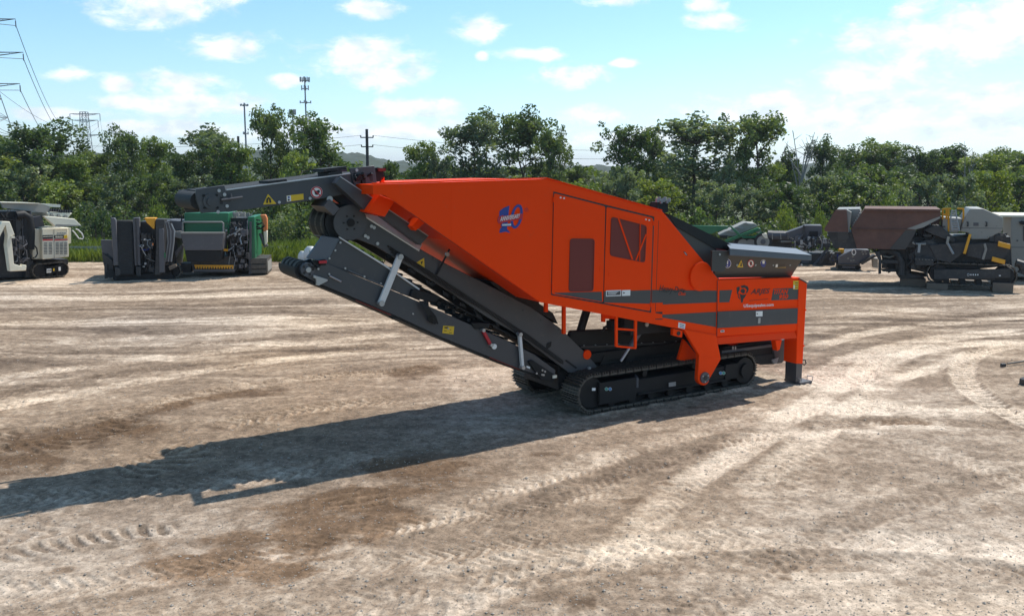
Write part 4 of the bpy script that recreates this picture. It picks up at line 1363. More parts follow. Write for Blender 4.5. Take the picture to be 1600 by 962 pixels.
sh = MB()
sh.box(-.078, .078, -.25, .25, -.045, -.012)
for q in (-.055, 0.0, .055):
    sh.box(q - .009, q + .009, -.245, .245, -.0125, .028)
shoe_me = sh.mesh('track_shoe', 'shoe')
PER = 2 * (U1 - U0) + 2 * math.pi * TR
NSH = round(PER / .178)
for v0 in (0.30, 1.98):
    mbf = MB()
    ov = [(U0 - .27 * math.sin(a), TR - .27 * math.cos(a)) for a in np.linspace(0, math.pi, 10)] + [(U1 + .27 * math.sin(a), TR + .27 * math.cos(a)) for a in np.linspace(0, math.pi, 10)]
    mbf.box(U0 + .16, U1 - .35, v0 + .02, v0 + .46, .17, .47)
    tf = mbf.build('track_frame', 'black', shredder, .012)
    mbp = MB()
    mbp.box(U0 + .12, U0 + .95, v0 - .015, v0 + .05, .12, .52)
    mbp.box(U0 + 1.0, U1 - .5, v0 - .02, v0 + .02, .18, .22)
    mbp.prism([(U1 - .52, v0 - .01, .2), (U1 - .05, v0 - .01, .2), (U1 - .05, v0 - .01, .5), (U1 - .52, v0 - .01, .5)], (0, .4, 0))
    mbp.build('frame_guard', 'black', tf, .008)
    MB().tube([(U1, v0 + .0, TR), (U1, v0 + .46, TR)], .25, 28).build('drive_sprocket', 'black', tf)
    MB().tube([(U1, v0 - .06, TR), (U1, v0 + .0, TR)], .14, 24).build('sprocket_hub', 'black', tf)
    MB().tube([(U0, v0 + .06, TR), (U0, v0 + .44, TR)], .265, 28).build('idler_wheel', 'black', tf)
    for k in range(7):
        u = U0 + .45 + k * (U1 - U0 - .9) / 6
        MB().tube([(u, v0 + .05, .13), (u, v0 + .42, .13)], .085, 14).build('track_roller', 'black', tf)
    for k in range(2):
        u = U0 + 1.2 + k * 1.2
        MB().tube([(u, v0 + .05, .55), (u, v0 + .42, .55)], .055, 12).build('carrier_roller', 'black', tf)
    MB().tube([(U0 + .98, v0 + .0, .33), (U0 + .98, v0 + .0, .50), (U0 + 1.02, v0 + .1, .52)], .025, 8).build('guide_arm', 'bggrey', tf)
    tk = MB()
    tk.loft([[(u, v0 + q, z) for u, z in [(x, y) for x, y in ov]] for q in (.15, .17)], True)
    chain = MB()
    for k in range(NSH * 2):
        u, z, a = track_pos(k * PER / (NSH * 2))
        ca_, sa_ = math.cos(a), math.sin(a)
        for q in (.17, .31):
            pts = []
            for (du, dz) in ((-.05, -.10), (.05, -.10), (.05, -.042), (-.05, -.042)):
                pts.append((u + du * ca_ - dz * sa_, v0 + q, z + du * sa_ + dz * ca_))
            chain.prism(pts, (0, .03, 0))
    chn = chain.build('track_chain', 'black', shredder)
    for k in range(NSH):
        u, z, a = track_pos((k + .5) * PER / NSH)
        o = link('track_shoe', shoe_me, chn)
        o.location = (u, v0 + .25, z)
        o.rotation_euler = (0, -a, 0)
    if v0 < 1:
        for x, y, c_ in ((947.6, 607.5, 'green'), (953.4, 607.5, 'blue'), (1126, 582.6, 'blue'), (1130.8, 582.6, 'green')):
            decal('round_sticker', discpts(x, y, 2.6, 14), v0 - .022, 'white', tf)
            decal('round_sticker', discpts(x, y, 2.2, 14), v0 - .025, 'sign_' + c_, tf) if ('sign_' + c_) in MT else None
        decal('sticker', [(925.2, 605.8), (930.6, 605.8), (930.4, 610), (925, 610)], v0 - .022, 'white', tf)
        decal('data_plate', [(1045, 597.6), (1056, 596), (1056, 602.6), (1045, 604.2)], v0 - .026, 'galv', tf)
# chassis
ch = MB()
ch.box(-5.2, -.9, .82, 1.96, .34, .80)
ch.box(-4.75, -.6, .72, 1.85, .78, .96)
chas = ch.build('chassis', 'black', shredder, .015)
p = m(884, 517, .85)
q = m(1060, 512, .85)
mb = MB()
mb.prism([m(*k, .80) for k in ((888, 530), (893, 517), (960, 514), (1062, 513), (1066, 560), (1000, 566), (930, 570), (915, 548))], (0, .10, 0))
mb.build('belt_pan', 'black', chas, .02)
plate('pan_flange', [(908, 541), (1060, 534), (1060, 536.5), (908, 543.5)], .76, .80, 'bgdark', chas)
for k in range(9):
    bolts(chas, [(912 + k * 18, 539.8 - k * .8)], .795, .014, 'galv')
for (x, y) in ((945, 566), (985, 560)):
    P = [m(x - 7, y + 4, .7), m(x, y - 12, .7), m(x + 8, y + 3, .7)]
    MB().prism(P, (0, .05, 0)).build('gusset', 'black', chas)
eng = MB()
eng.box(-4.05, -.15, .25, .62, 1.30, 1.78)
eng.box(-2.75, -.15, .621, 2.35, 1.30, 1.74)
eng.box(-1.9, -.1, .35, 2.2, .95, 1.36)
eng.build('engine_block', 'black', shredder, .02)
MB().greeble(m(960, 512, .15) - (0, 0, .05), m(1055, 500, .5) + (0, 0, .1), 10, 14, random.Random(12), (.06, .25)).build('hydraulics', 'black', shredder)
for (x, y0, y1) in ((853, 470, 487), (880.8, 476, 521)):
    P, Q = m(x, y0, .5), m(x, y1, .5)
    MB()._bar(P, Q, .055, .055).build('support_post', 'orange', shredder)
MB().tube([m(917, 484, .9), m(912, 500, .9), m(906, 520, .9)], .075, 12).build('hydraulic_line', 'black', shredder)
MB().tube([m(840, 470, .8), m(838, 480, .8)], .03, 8).build('hydraulic_line', 'black', shredder)
MB().tube([m(868, 487, .5), m(881, 486, .5)], .008, 6).build('cable', 'black', shredder)
# step ladder
ldr = MB()._bar(m(962.8, 491, .02), m(962.8, 541, .02), .05, .035).build('step_ladder', 'orange', shredder, .004)
MB()._bar(m(993, 500, .02), m(992.4, 544, .02), .05, .035).build('ladder_stile', 'orange', ldr, .004)
for ya, yb in ((513.5, 515.5), (540.5, 543.5)):
    MB()._bar(m(962.8, ya, .03), m(992.7, yb, .03), .05, .03).build('rung', 'orange', ldr)
plate('ladder_hanger', [(941.5, 489), (966, 492), (966, 498), (946, 498), (946, 503), (941.5, 503)], .25, .30, 'orange', shredder)
A, Bq = m(1007, 507, .30), m(970, 564, .34)
MB().tube([A, A + (Bq - A) * .64], .05, 14).build('hydraulic_cylinder', 'bggrey', shredder)
MB().tube([A + (Bq - A) * .62, Bq], .024, 12).build('piston_rod', 'silver', shredder)
MB().disc(m(1009.5, 506.5, .26), (0, -1, 0), .04, .03, 12).build('cylinder_pin', 'silver', shredder)
# lifting eye box and sticker under the rail
eye = plate('towing_eye', rounded([(1052, 513), (1067, 516.5), (1066, 527.5), (1051.5, 524)], 1.5), .01, .08, 'orange', shredder, .006)
MB().disc(m(1060, 520.5, .008), (0, -1, 0), .04, .012, 16).build('eye_hole', 'ink', eye)
decal('sticker', [(1060.3, 503.2), (1071, 506), (1070, 514), (1059.5, 511.6)], -.004, 'white', house)
for k in range(3):
    y = 505.6 + k * 2.3
    decal('sticker_line', [(1062.2, y), (1069, y + 1.6), (1068.9, y + 2.4), (1062.1, y + .8)], -.007, 'blue' if k else 'ink', house)
# orange hook-lift bracket over the track
br = MB()
pts_t = [m(*k, -.04) for k in ((1068.7, 514.5), (1119.3, 523.6), (1126.6, 560.8), (1092.7, 555.2))]
br.prism(pts_t, (0, .08, 0))
brk = br.build('track_bracket', 'orange', shredder, .01)
low = [(1092.7, 554.2), (1126.6, 560.6), (1107.6, 593.5)] + [(1099.4 + 9.3 * math.cos(a), 590.5 + 11.4 * math.sin(a)) for a in np.linspace(.35, math.pi - .1, 10)]
plate('bracket_plate', low, -.045, .045, 'orange', brk, .008)
plate('bracket_gusset', [(1060, 562), (1069, 530), (1090, 556), (1090, 566)], .35, .41, 'orange', brk)
c = m(1100.4, 589.5, -.045)
MB().tube([c + (0, -.03, 0), c], .105, 28).build('pivot_flange', 'bggrey', brk)
MB().tube([c + (0, -.04, 0), c + (0, -.03, 0)], .045, 18).build('pivot_hole', 'ink', brk)
for k in range(3):
    a = k * 2.1 + .5
    MB().disc(c + (.075 * math.cos(a), -.03, .075 * math.sin(a)), (0, -1, 0), .014, .012, 8).build('bolt', 'silver', brk)
# belly conveyor and fittings under the rear module
bl = MB()
bl.prism([m(*k, .5) for k in ((1128, 545), (1140, 540), (1205, 531), (1222, 530), (1222, 545), (1205, 562), (1180, 563), (1150, 556))], (0, 1.5, 0))
bl.build('belly_conveyor', 'black', shredder, .02)
plate('belly_cover', [(1205, 534), (1231, 529), (1232, 555), (1222, 567), (1214, 568)], .45, .62, 'grey', shredder, .01)
plate('belly_lip', [(1172, 557), (1214, 551), (1221, 560), (1210, 569), (1190, 570), (1176, 566)], .48, 1.7, 'rubber', shredder, .02)
plate('silver_tip', [(1206, 562), (1217, 558), (1214, 568), (1208, 567)], .44, .47, 'galv', shredder)
plate('hook_bracket', [(1211.5, 531.5), (1222, 530.5), (1218.5, 546), (1214.5, 548)], .04, .16, 'orange', shredder, .005)
MB().box(*[k for a in zip(m(1142, 539, .2), m(1148, 536, .3)) for k in sorted(a)]).build('clamp', 'orange', shredder)
for x in (1145, 1149):
    MB().tube([m(x, 541, .2), m(x, 546, .2)], .014, 8).build('clamp_bolt', 'silver', shredder)
plate('belly_rail', [(1128, 548), (1206, 538), (1206, 542), (1128, 552)], .42, .50, 'bggrey', shredder)

# ------------------------------------------------------------------ machines parked around the yard
def bz(ox, oy, k):
    """photo coordinates of a point read in an enlarged view with origin (ox, oy) and scale k"""
    return lambda x, y: (ox + x * k, oy + y * k)


class Parked:
    """a thing standing at depth Y; outlines are given as photo points and built at their real depth"""
    def __init__(self, name, label, cat, px, Y, yaw=0.0, group=None):
        self.Y = Y
        g = B(px, 400, Y)
        self.o = np.array([g[0], Y, 0.0])
        a = math.radians(yaw)
        self.ex, self.ey = np.array([math.cos(a), math.sin(a), 0]), np.array([-math.sin(a), math.cos(a), 0])
        self.root = empty(name, self.o, a, label, cat, group)

    def p(self, px, py, dy=0.0):
        # where the sight line meets the thing's own front plane, pushed dy metres back
        r = ray(px, py)
        C = np.array([0, 0, H])
        t = ((self.o + dy * self.ey - C) @ self.ey) / (r @ self.ey)
        w = C + t * r - self.o
        return np.array([w @ self.ex, dy, w[2]])

    def plate(self, name, pts, d0, d1, mat, parent=None, bevel=0.0):
        P = [self.p(x, y, d0) for x, y in pts]
        return MB().prism(P, (0, d1 - d0, 0)).build(name, mat, parent or self.root, bevel)

    def tube(self, name, pts, r, mat, parent=None, n=8):
        return MB().tube([self.p(*q) for q in pts], r, n).build(name, mat, parent or self.root)

    def greeble(self, name, px0, py0, px1, py1, d0, d1, nb, nt, mat, seed, size=(.08, .3), parent=None):
        a, b = self.p(px0, py0, d0), self.p(px1, py1, d0)
        lo = np.minimum(a, b)
        hi = np.maximum(a, b)
        hi[1] = d1
        lo[1] = d0
        return MB().greeble(lo, hi, nb, nt, random.Random(seed), size).build(name, mat, parent or self.root)

    def track(self, x0, x1, y0, y1, d0, w, frame_mat='black', pitch=.2):
        """crawler track seen from the side, photo box x0..x1, y0..y1"""
        a, b = self.p(x0, y1, d0), self.p(x1, y0, d0)
        zb, zt = max(a[2], 0.0), b[2]
        r = (zt - zb) / 2
        ua, ub = a[0] + r, b[0] - r
        f = MB().box(ua, ub, d0 + .05, d0 + w - .05, zb + r * .55, zb + r * 1.45).build('track_frame', frame_mat, self.root, .02)
        for c in (ua, ub):
            MB().tube([(c, d0 + .04, zb + r), (c, d0 + w - .04, zb + r)], r * .8, 20).build('idler_wheel', 'black', f)
        n = max(3, int((ub - ua) / .45))
        for k in range(n):
            c = ua + (k + .5) * (ub - ua) / n
            MB().tube([(c, d0 + .05, zb + r * .35), (c, d0 + w - .05, zb + r * .35)], r * .28, 12).build('track_roller', 'black', f)
        L, C = ub - ua, math.pi * r
        per = 2 * L + 2 * C
        ns = int(per / pitch)
        smb = MB()
        smb.box(-pitch * .46, pitch * .46, 0, w, -.035, 0)
        smb.box(-.012, .012, 0, w, -.001, .025)
        sm = smb.mesh('track_shoe', 'shoe')
        for k in range(ns):
            s = k * per / ns
            if s < L:
                u, z, t = ua + s, zb + 2 * r, 0
            elif s < L + C:
                t = (s - L) / r
                u, z = ub + r * math.sin(t), zb + r + r * math.cos(t)
            elif s < 2 * L + C:
                u, z, t = ub - (s - L - C), zb, math.pi
            else:
                t = (s - 2 * L - C) / r + math.pi
                u, z = ua + r * math.sin(t), zb + r + r * math.cos(t)
            o = link('track_shoe', sm, f)
            o.location = (u, d0, z)
            o.rotation_euler = (0, t, 0)
        return f


# --- cream crusher at the left edge
z = bz(0, 290, 150 / 902)
T = Parked('tracked_crusher', 'cream and black tracked crusher with striped engine cabinet at the left edge', 'crusher', 60, 35.6, 50)
cab = T.plate('engine_cabinet', [z(395, 400), z(640, 395), z(650, 670), z(400, 695)], .0, 2.4, 'cream', bevel=.03)
T.plate('cabinet_end', [z(296, 404), z(394, 400), z(398, 694), z(308, 690)], .25, 2.3, 'cream', cab, .03)
T.plate('cabinet_stripe', [z(398, 466), z(497, 463), z(497, 498), z(400, 502)], -.012, .0, 'ink', cab)
T.plate('cabinet_stripe', [z(401, 506), z(497, 503), z(497, 514), z(402, 518)], -.012, .0, 'red', cab)
T.plate('cabinet_stripe', [z(512, 466), z(598, 463), z(598, 496), z(512, 499)], -.012, .0, 'ink', cab)
T.plate('cabinet_stripe', [z(512, 505), z(638, 501), z(638, 510), z(512, 516)], -.012, .0, 'red', cab)
T.plate('stripe_line', [z(402, 478), z(495, 475), z(495, 480), z(402, 484)], -.016, -.012, 'cream', cab)
T.plate('cabinet_badge', [z(600, 468), z(634, 464), z(634, 494), z(602, 496)], -.012, .0, 'yellow', cab)
for k in range(4):
    T.plate('badge_mark', [z(522 + k * 18, 474), z(534 + k * 18, 473), z(534 + k * 18, 490), z(522 + k * 18, 491)], -.016, -.012, 'cream', cab)
    T.plate('badge_mark', [z(538 + k * 22, 441), z(553 + k * 22, 440), z(553 + k * 22, 450), z(538 + k * 22, 451)], -.012, .0, 'galv', cab)
for (x0, x1) in ((412, 445), (458, 490), (524, 553), (563, 592), (602, 632)):
    for k in range(8):
        y = 538 + k * 14
        T.plate('louvre', [z(x0, y), z(x1, y - 1), z(x1, y + 5), z(x0, y + 6)], -.012, .01, 'bggrey', cab)
T.plate('door_seam', [z(506, 410), z(509, 410), z(511, 686), z(508, 686)], -.006, .002, 'bggrey', cab)
T.plate('cabinet_rail', [z(640, 398), z(668, 396), z(668, 540), z(650, 545)], .3, 1.2, 'cream', cab)
f = T.track(52, 106.5, 408.5, 436.3, -.1, .7)
T.plate('frame_panel', [z(430, 770), z(590, 745), z(590, 800), z(432, 828)], -.16, -.10, 'black', f)
T.plate('frame_decal', [z(440, 782), z(482, 778), z(482, 816), z(440, 820)], -.18, -.16, 'white', f)
text_on('lettering', '155', [T.p(*z(443, 812), -.19), T.p(*z(479, 808), -.19), T.p(*z(479, 786), -.19), T.p(*z(443, 790), -.19)], 'ink', f, 0, .03)
T.plate('frame_decal', [z(500, 778), z(512, 776), z(512, 800), z(500, 802)], -.18, -.16, 'yellow', f)
T.plate('frame_decal', [z(550, 766), z(570, 763), z(572, 798), z(552, 802)], -.18, -.16, 'white', f)
T.plate('chassis', [z(180, 700), z(640, 690), z(640, 740), z(300, 760), z(300, 860), z(0, 870), z(0, 700)], .9, 2.6, 'bgdark')
T.plate('rear_body', [z(-260, 250), z(290, 240), z(296, 640), z(310, 850), z(-260, 880)], .6, 2.4, 'bgdark')
T.plate('conveyor_arm', [z(20, 336), z(92, 338), z(140, 462), z(108, 474), z(132, 735), z(212, 760), z(215, 740), z(250, 748), z(246, 798), z(96, 806), z(62, 560), z(72, 470), z(52, 378), z(0, 480), z(-60, 560), z(-80, 520)], -.9, -.6, 'cream', None, .02)
T.plate('arm_collar', [z(106, 474), z(138, 474), z(138, 494), z(106, 496)], -.95, -.55, 'cream')
T.greeble('hydraulics', *z(130, 260), *z(300, 740), -.1, .6, 26, 46, 'bgdark', 21)
T.greeble('hydraulic_fittings', *z(110, 480), *z(290, 720), -.35, .1, 12, 20, 'bggrey', 22, (.05, .18))
T.greeble('conveyor_rollers', *z(-200, 240), *z(160, 330), -.3, .6, 10, 14, 'black', 23)
T.tube('folded_conveyor', [z(150, 280), z(215, 270), z(268, 300), z(285, 420), z(280, 600)], .17, 'black', None, 12)
T.plate('folded_conveyor_rail', [z(150, 300), z(190, 290), z(196, 740), z(165, 745)], .0, .3, 'bgdark')
T.plate('folded_conveyor_rail', [z(225, 300), z(262, 310), z(262, 700), z(232, 705)], -.1, .2, 'black')
T.plate('dark_hood', [z(296, 300), z(388, 285), z(420, 380), z(310, 400)], .3, 1.8, 'bggrey')
T.plate('feed_hopper', [z(8, 158), z(372, 168), z(470, 205), z(465, 260), z(300, 240), z(30, 210)], .2, .3, 'palegrey', None)
T.plate('feed_hopper', [z(8, 154), z(372, 164), z(376, 172), z(8, 162)], .1, 1.6, 'cream')
T.plate('feed_hopper', [z(384, 170), z(570, 178), z(566, 206), z(470, 200)], .5, 2.2, 'yellow_cream' if 'yellow_cream' in MT else 'cream')
T.plate('hopper_grille', [z(474, 214), z(680, 232), z(680, 256), z(474, 244)], .15, 1.2, 'black')
for k in range(9):
    T.plate('grille_bar', [z(480 + k * 22, 216 + k * 2), z(486 + k * 22, 216 + k * 2), z(486 + k * 22, 246 + k), z(480 + k * 22, 246 + k)], .08, .15, 'bggrey')
T.plate('screen_box', [z(440, 252), z(680, 258), z(640, 304), z(455, 292)], .1, 2.0, 'cream', None, .02)
T.plate('side_flap', [z(410, 286), z(470, 290), z(700, 312), z(768, 378), z(520, 386), z(505, 370)], -.3, -.1, 'cream', None, .02)
T.plate('flap_edge', [z(530, 362), z(760, 372), z(768, 380), z(522, 386)], -.34, -.3, 'palegrey')
for (x0, y0) in ((480, 262), (545, 268), (610, 275)):
    T.plate('hopper_rib', [z(x0, y0), z(x0 + 16, y0), z(x0 + 30, y0 + 28), z(x0 - 6, y0 + 24)], .02, .1, 'palegrey')
T.tube('cable_loop', [z(680, 420), z(700, 440), z(740, 495), z(775, 502), z(785, 485), z(770, 450), z(735, 415), z(712, 408)], .025, 'skirt', None, 6)
T.tube('cable', [z(308, 540), z(345, 590), z(352, 640), z(335, 670), z(310, 680)], .025, 'black', None, 6)
T.tube('grab_rail', [z(215, 230), z(215, 560)], .03, 'bggrey')
T.tube('grab_rail', [z(288, 240), z(288, 480)], .03, 'bggrey')
T.plate('rear_foot', [z(250, 700), z(310, 700), z(316, 856), z(240, 862)], .2, .6, 'bgdark')

# --- black folded conveyor machine
z = bz(140, 310, 290 / 1600)
T = Parked('folded_conveyor_machine', 'black machine with a folded upright conveyor belt and yellow panel between cream and green machines', 'crusher', 215, 35.0, 14)
belt_ = MB()
P0 = [T.p(*z(222, 188), .25), T.p(*z(372, 188), .25), T.p(*z(382, 662), -.1), T.p(*z(250, 662), -.1)]
belt_.prism(P0, (0, .25, 0))
bo = belt_.build('conveyor_belt', 'rubber', T.root, .05)
for k in range(17):
    t = k / 17
    x0, x1, y = 226 + 26 * t, 370 + 10 * t, 215 + 445 * t
    xm = (x0 + x1) / 2
    dd_ = .24 - .35 * t
    for (a, b) in (((x0 + 8, y + 14), (xm, y)), ((xm, y), (x1 - 8, y + 14))):
        MB()._bar(T.p(*z(*a), dd_), T.p(*z(*b), dd_), .02, .035).build('belt_cleat', 'rubber', bo)
T.plate('conveyor_rail', [z(180, 168), z(212, 168), z(226, 190), z(252, 580), z(205, 580), z(196, 380)], .05, .30, 'bggrey', None, .02)
T.plate('conveyor_rail', [z(372, 168), z(428, 166), z(438, 560), z(446, 578), z(388, 580), z(380, 380)], .0, .30, 'bggrey', None, .02)
T.plate('rail_edge', [z(392, 172), z(398, 172), z(412, 576), z(404, 576)], -.04, .0, 'bgdark')
T.plate('roller_guard', [z(215, 590), z(258, 600), z(272, 640), z(262, 672), z(222, 668)], -.1, .3, 'bgdark', None, .03)
T.plate('roller_guard', [z(398, 590), z(440, 590), z(444, 670), z(402, 672)], -.1, .3, 'bgdark', None, .03)
T.plate('side_wing', [z(96, 358), z(190, 360), z(205, 520), z(150, 470), z(112, 520)], .4, .6, 'bggrey')
T.plate('lower_body', [z(112, 470), z(200, 540), z(210, 680), z(150, 670), z(118, 560)], .3, 1.2, 'bgdark')
T.plate('foot_post', [z(126, 570), z(150, 570), z(150, 690), z(128, 690)], .2, .4, 'bgdark')
T.plate('body_core', [z(200, 300), z(440, 200), z(700, 200), z(760, 400), z(745, 600), z(640, 690), z(200, 700)], .7, 3.2, 'bgdark')
T.plate('yellow_panel', [z(470, 170), z(566, 170), z(560, 262), z(548, 262), z(492, 208)], -.1, .5, 'amber', None, .01)
T.plate('boom', [z(568, 178), z(648, 180), z(640, 560), z(610, 660), z(560, 660), z(575, 420)], -.2, .5, 'bgdark', None, .02)
T.plate('boom_face', [z(596, 260), z(640, 258), z(650, 640), z(600, 640)], -.26, -.2, 'bggrey', None, .02)
for k in range(7):
    x = 655 + k * 8
    T.tube('hydraulic_hose', [z(x, 200 + k * 3), z(x + 16 + k * 2, 280), z(x + 22, 380), z(x + 8, 480), z(x, 545)], .035, 'bggrey' if k % 3 else 'galv', None, 6)
T.greeble('hydraulics', *z(436, 300), *z(560, 640), -.1, .6, 16, 40, 'bgdark', 31)
T.greeble('fittings', *z(440, 330), *z(560, 600), -.25, .0, 5, 4, 'galv', 32, (.03, .08))
T.plate('white_cover', [z(462, 320), z(470, 300), z(486, 350), z(470, 362)], -.05, .1, 'white')
T.plate('red_tag', [z(540, 385), z(549, 385), z(549, 404), z(540, 404)], -.28, -.2, 'orangeplastic')
T.plate('green_tag', [z(642, 470), z(652, 466), z(655, 510), z(644, 512)], -.3, -.26, 'green')
T.tube('blue_hose', [z(448, 440), z(490, 446), z(515, 430)], .03, 'blue', None, 6)
T.tube('cross_bar', [z(445, 358), z(530, 358)], .03, 'galv', None, 6)
T.plate('pale_end_panel', [z(700, 288), z(790, 280), z(805, 296), z(790, 350), z(716, 330)], .6, 1.8, 'palegrey', None, .02)
T.plate('dark_end_panel', [z(690, 190), z(800, 196), z(800, 276), z(700, 284)], .8, 2.4, 'bggrey')
T.plate('chassis', [z(200, 660), z(700, 640), z(740, 700), z(640, 712), z(210, 706)], .1, 2.6, 'black')
T.plate('brown_tray', [z(680, 590), z(740, 570), z(748, 592), z(690, 620)], -.1, .4, 'timber')
T.track(251, 282, 412, 437.5, .2, .5)
T.tube('wheel', [(*z(180, 650), .1), (*z(180, 650), .4)], .16, 'rubber', None, 20)
T.tube('top_bracket', [z(110, 300), z(125, 298), z(125, 356)], .02, 'bgdark', None, 6)

# --- green crusher
T = Parked('green_crusher', 'dark green tracked crusher with grey front conveyor tray and amber toothed bar', 'crusher', 345, 36.2, 9)
gb = T.plate('green_hopper', [z(816, 124), z(1198, 124), z(1198, 340), z(1190, 360), z(816, 360)], .35, 2.6, 'green', None, .03)
T.plate('hopper_fold', [z(806, 196), z(1200, 192), z(1200, 203), z(806, 208)], .30, .36, 'green', gb)
T.tube('hand_rail', [z(800, 290), z(802, 212), z(815, 204), z(1140, 204), z(1152, 212), z(1152, 292)], .035, 'palegrey', None, 8)
T.plate('tray_front', [z(782, 298), z(1155, 298), z(1140, 448), z(820, 448)], -.65, -.55, 'bggrey', None, .02)
T.plate('tray_rim', [z(782, 292), z(1158, 292), z(1156, 304), z(782, 304)], -.70, -.50, 'palegrey')
T.plate('tray_side', [z(1140, 300), z(1158, 296), z(1150, 440), z(1138, 446)], -.55, .4, 'bggrey')
T.plate('tray_belly', [z(820, 449), z(1142, 449), z(1135, 530), z(1100, 545), z(840, 545)], -.60, .2, 'black', None, .02)
T.plate('lower_body', [z(860, 520), z(1240, 500), z(1250, 640), z(900, 640)], .0, 2.6, 'bgdark')
bar = T.plate('amber_bar', [z(904, 572), z(1242, 576), z(1242, 590), z(904, 586)], -.12, -.02, 'amber')
for k in range(15):
    x = 908 + k * 22.5
    T.plate('tooth', [z(x, 586), z(x + 17, 586), z(x + 13, 606), z(x + 4, 606)], -.12, -.04, 'amber', bar)
T.plate('amber_plate', [z(1140, 436), z(1190, 438), z(1188, 454), z(1145, 452)], -.2, .1, 'amber')
T.plate('skid_plate', [z(890, 612), z(1250, 612), z(1250, 630), z(900, 630)], -.1, .2, 'bggrey')
T.greeble('hydraulics', *z(1150, 210), *z(1380, 640), .0, 1.0, 40, 90, 'bgdark', 41)
T.greeble('fittings', *z(1200, 180), *z(1370, 620), -.15, .3, 22, 12, 'bggrey', 42, (.04, .16))
T.greeble('pale_hoses', *z(1160, 250), *z(1360, 610), -.25, .0, 8, 7, 'galv', 43, (.03, .09))
T.greeble('top_fittings', *z(1200, 118), *z(1400, 170), .3, 1.6, 14, 5, 'palegrey', 44, (.06, .2))
T.plate('core', [z(1190, 170), z(1380, 170), z(1380, 620), z(1190, 620)], .9, 2.8, 'bgdark')
gc = T.plate('side_cabinet', [z(1360, 162), z(1424, 156), z(1428, 520), z(1372, 524)], .4, 2.7, 'green', None, .03)
T.plate('cabinet_column', [z(1378, 200), z(1395, 200), z(1395, 650), z(1372, 655)], .3, .42, 'bggrey')
T.plate('cabinet_plate', [z(1300, 274), z(1362, 270), z(1362, 316), z(1306, 320)], -.1, .1, 'bggrey')
for k in range(3):
    a = T.p(*z(1428, 220), .8 + k * .6)
    MB().box(a[0] - .01, a[0] + .015, .7 + k * .6, 1.15 + k * .6, a[2] - 1.2, a[2] - .3).build('cabinet_panel', 'green', gc)
T.plate('orange_arm', [z(1466, 142), z(1516, 140), z(1530, 172), z(1530, 275), z(1496, 285), z(1490, 190)], 1.2, 1.5, 'orangeplastic', None, .03)
T.plate('white_arm', [z(1496, 286), z(1530, 276), z(1530, 380), z(1510, 410)], 1.2, 1.5, 'cream', None, .03)
T.tube('arm_strut', [(*z(1470, 300), 1.3), (*z(1505, 390), 1.3), (*z(1530, 400), 1.3), (*z(1500, 412), 1.3)], .07, 'bggrey', None, 8)
T.tube('hose_loop', [(*z(1440, 230), 1.0), (*z(1490, 210), 1.0), (*z(1508, 235), 1.0), (*z(1480, 260), 1.0), (*z(1440, 262), 1.0)], .04, 'black', None, 6)
for k in range(3):
    T.tube('side_rung', [(*z(1425, 180 + k * 30), .8), (*z(1470, 190 + k * 30), .8)], .03, 'black', None, 6)
T.plate('left_brace', [z(735, 460), z(800, 390), z(806, 410), z(745, 510)], -.2, .0, 'bggrey')
T.plate('left_foot', [z(780, 560), z(880, 560), z(870, 640), z(800, 640)], .3, 1.0, 'bgdark')
T.tube('mirror', [z(790, 200), z(800, 150), z(780, 145)], .03, 'black', None, 6)
a = T.p(*z(1395, 525), .3)
tw = MB()
x0_, x1_ = a[0], a[0] + .62
zt_ = a[2]
prof = [(.25 * math.cos(t) + .25, .30 + .30 * math.sin(t)) for t in np.linspace(math.pi * 1.5, math.pi * .5, 8)] + [(1.9 - .25 + .25 * math.cos(t), .30 + .30 * math.sin(t)) for t in np.linspace(math.pi * .5, -math.pi * .5, 8)]
tw.prism([(x0_, .2 + y_, max(0, zz) * zt_ / .6) for y_, zz in prof], (x1_ - x0_, 0, 0))
trk = tw.build('track', 'shoe', T.root, .01)
for k in range(6):
    MB().box(x0_ - .01, x1_ + .01, .25 + k * .3, .45 + k * .3, zt_ - .005, zt_ + .035).build('track_shoe', 'shoe', trk)
for k in range(3):
    MB().box(x0_ - .01, x1_ + .01, .15, .21, .08 + k * .2, .22 + k * .2).build('track_shoe', 'shoe', trk)
MB().box(x1_, x1_ + .02, .4, 1.8, .12, zt_ - .12).build('track_cover', 'palegrey', trk)

# --- big rusty crusher on the right
z = bz(1260, 300, 340 / 1600)
T = Parked('rusty_crusher', 'large black tracked crusher with rust brown hopper parked on timber blocks at right', 'crusher', 1480, 32.4, -22)
T.plate('hopper_wall', [z(425, 128), z(985, 140), z(988, 180), z(800, 278), z(728, 424), z(372, 416), z(326, 270)], -.3, -.2, 'rust', None, .01)
T.plate('hopper_rim', [z(425, 122), z(988, 128), z(988, 142), z(420, 140)], -.4, 2.4, 'rust')
T.plate('wall_patch', [z(735, 274), z(800, 276), z(808, 282), z(775, 350), z(728, 422), z(610, 420)], -.32, -.3, 'hopper')
T.plate('wall_scrape', [z(740, 270), z(980, 180), z(985, 192), z(860, 260), z(800, 276)], -.32, -.3, 'palegrey')
T.plate('wall_crease', [z(330, 268), z(800, 276), z(800, 281), z(328, 274)], -.35, -.3, 'rust')
T.plate('hopper_end', [z(425, 128), z(326, 270), z(372, 416), z(380, 416), z(338, 270), z(434, 130)], -.2, 2.4, 'rust')
T.plate('hopper_wall', [z(425, 128), z(985, 140), z(980, 260), z(380, 300)], 2.3, 2.4, 'rust')
fl = T.plate('feed_flap', [z(214, 132), z(296, 132), z(308, 296), z(140, 290), z(130, 272)], -.4, -.3, 'rust', None, .01)
T.plate('flap_side', [z(296, 130), z(330, 150), z(325, 210), z(312, 296), z(306, 296)], -.3, .3, 'palegrey', fl)
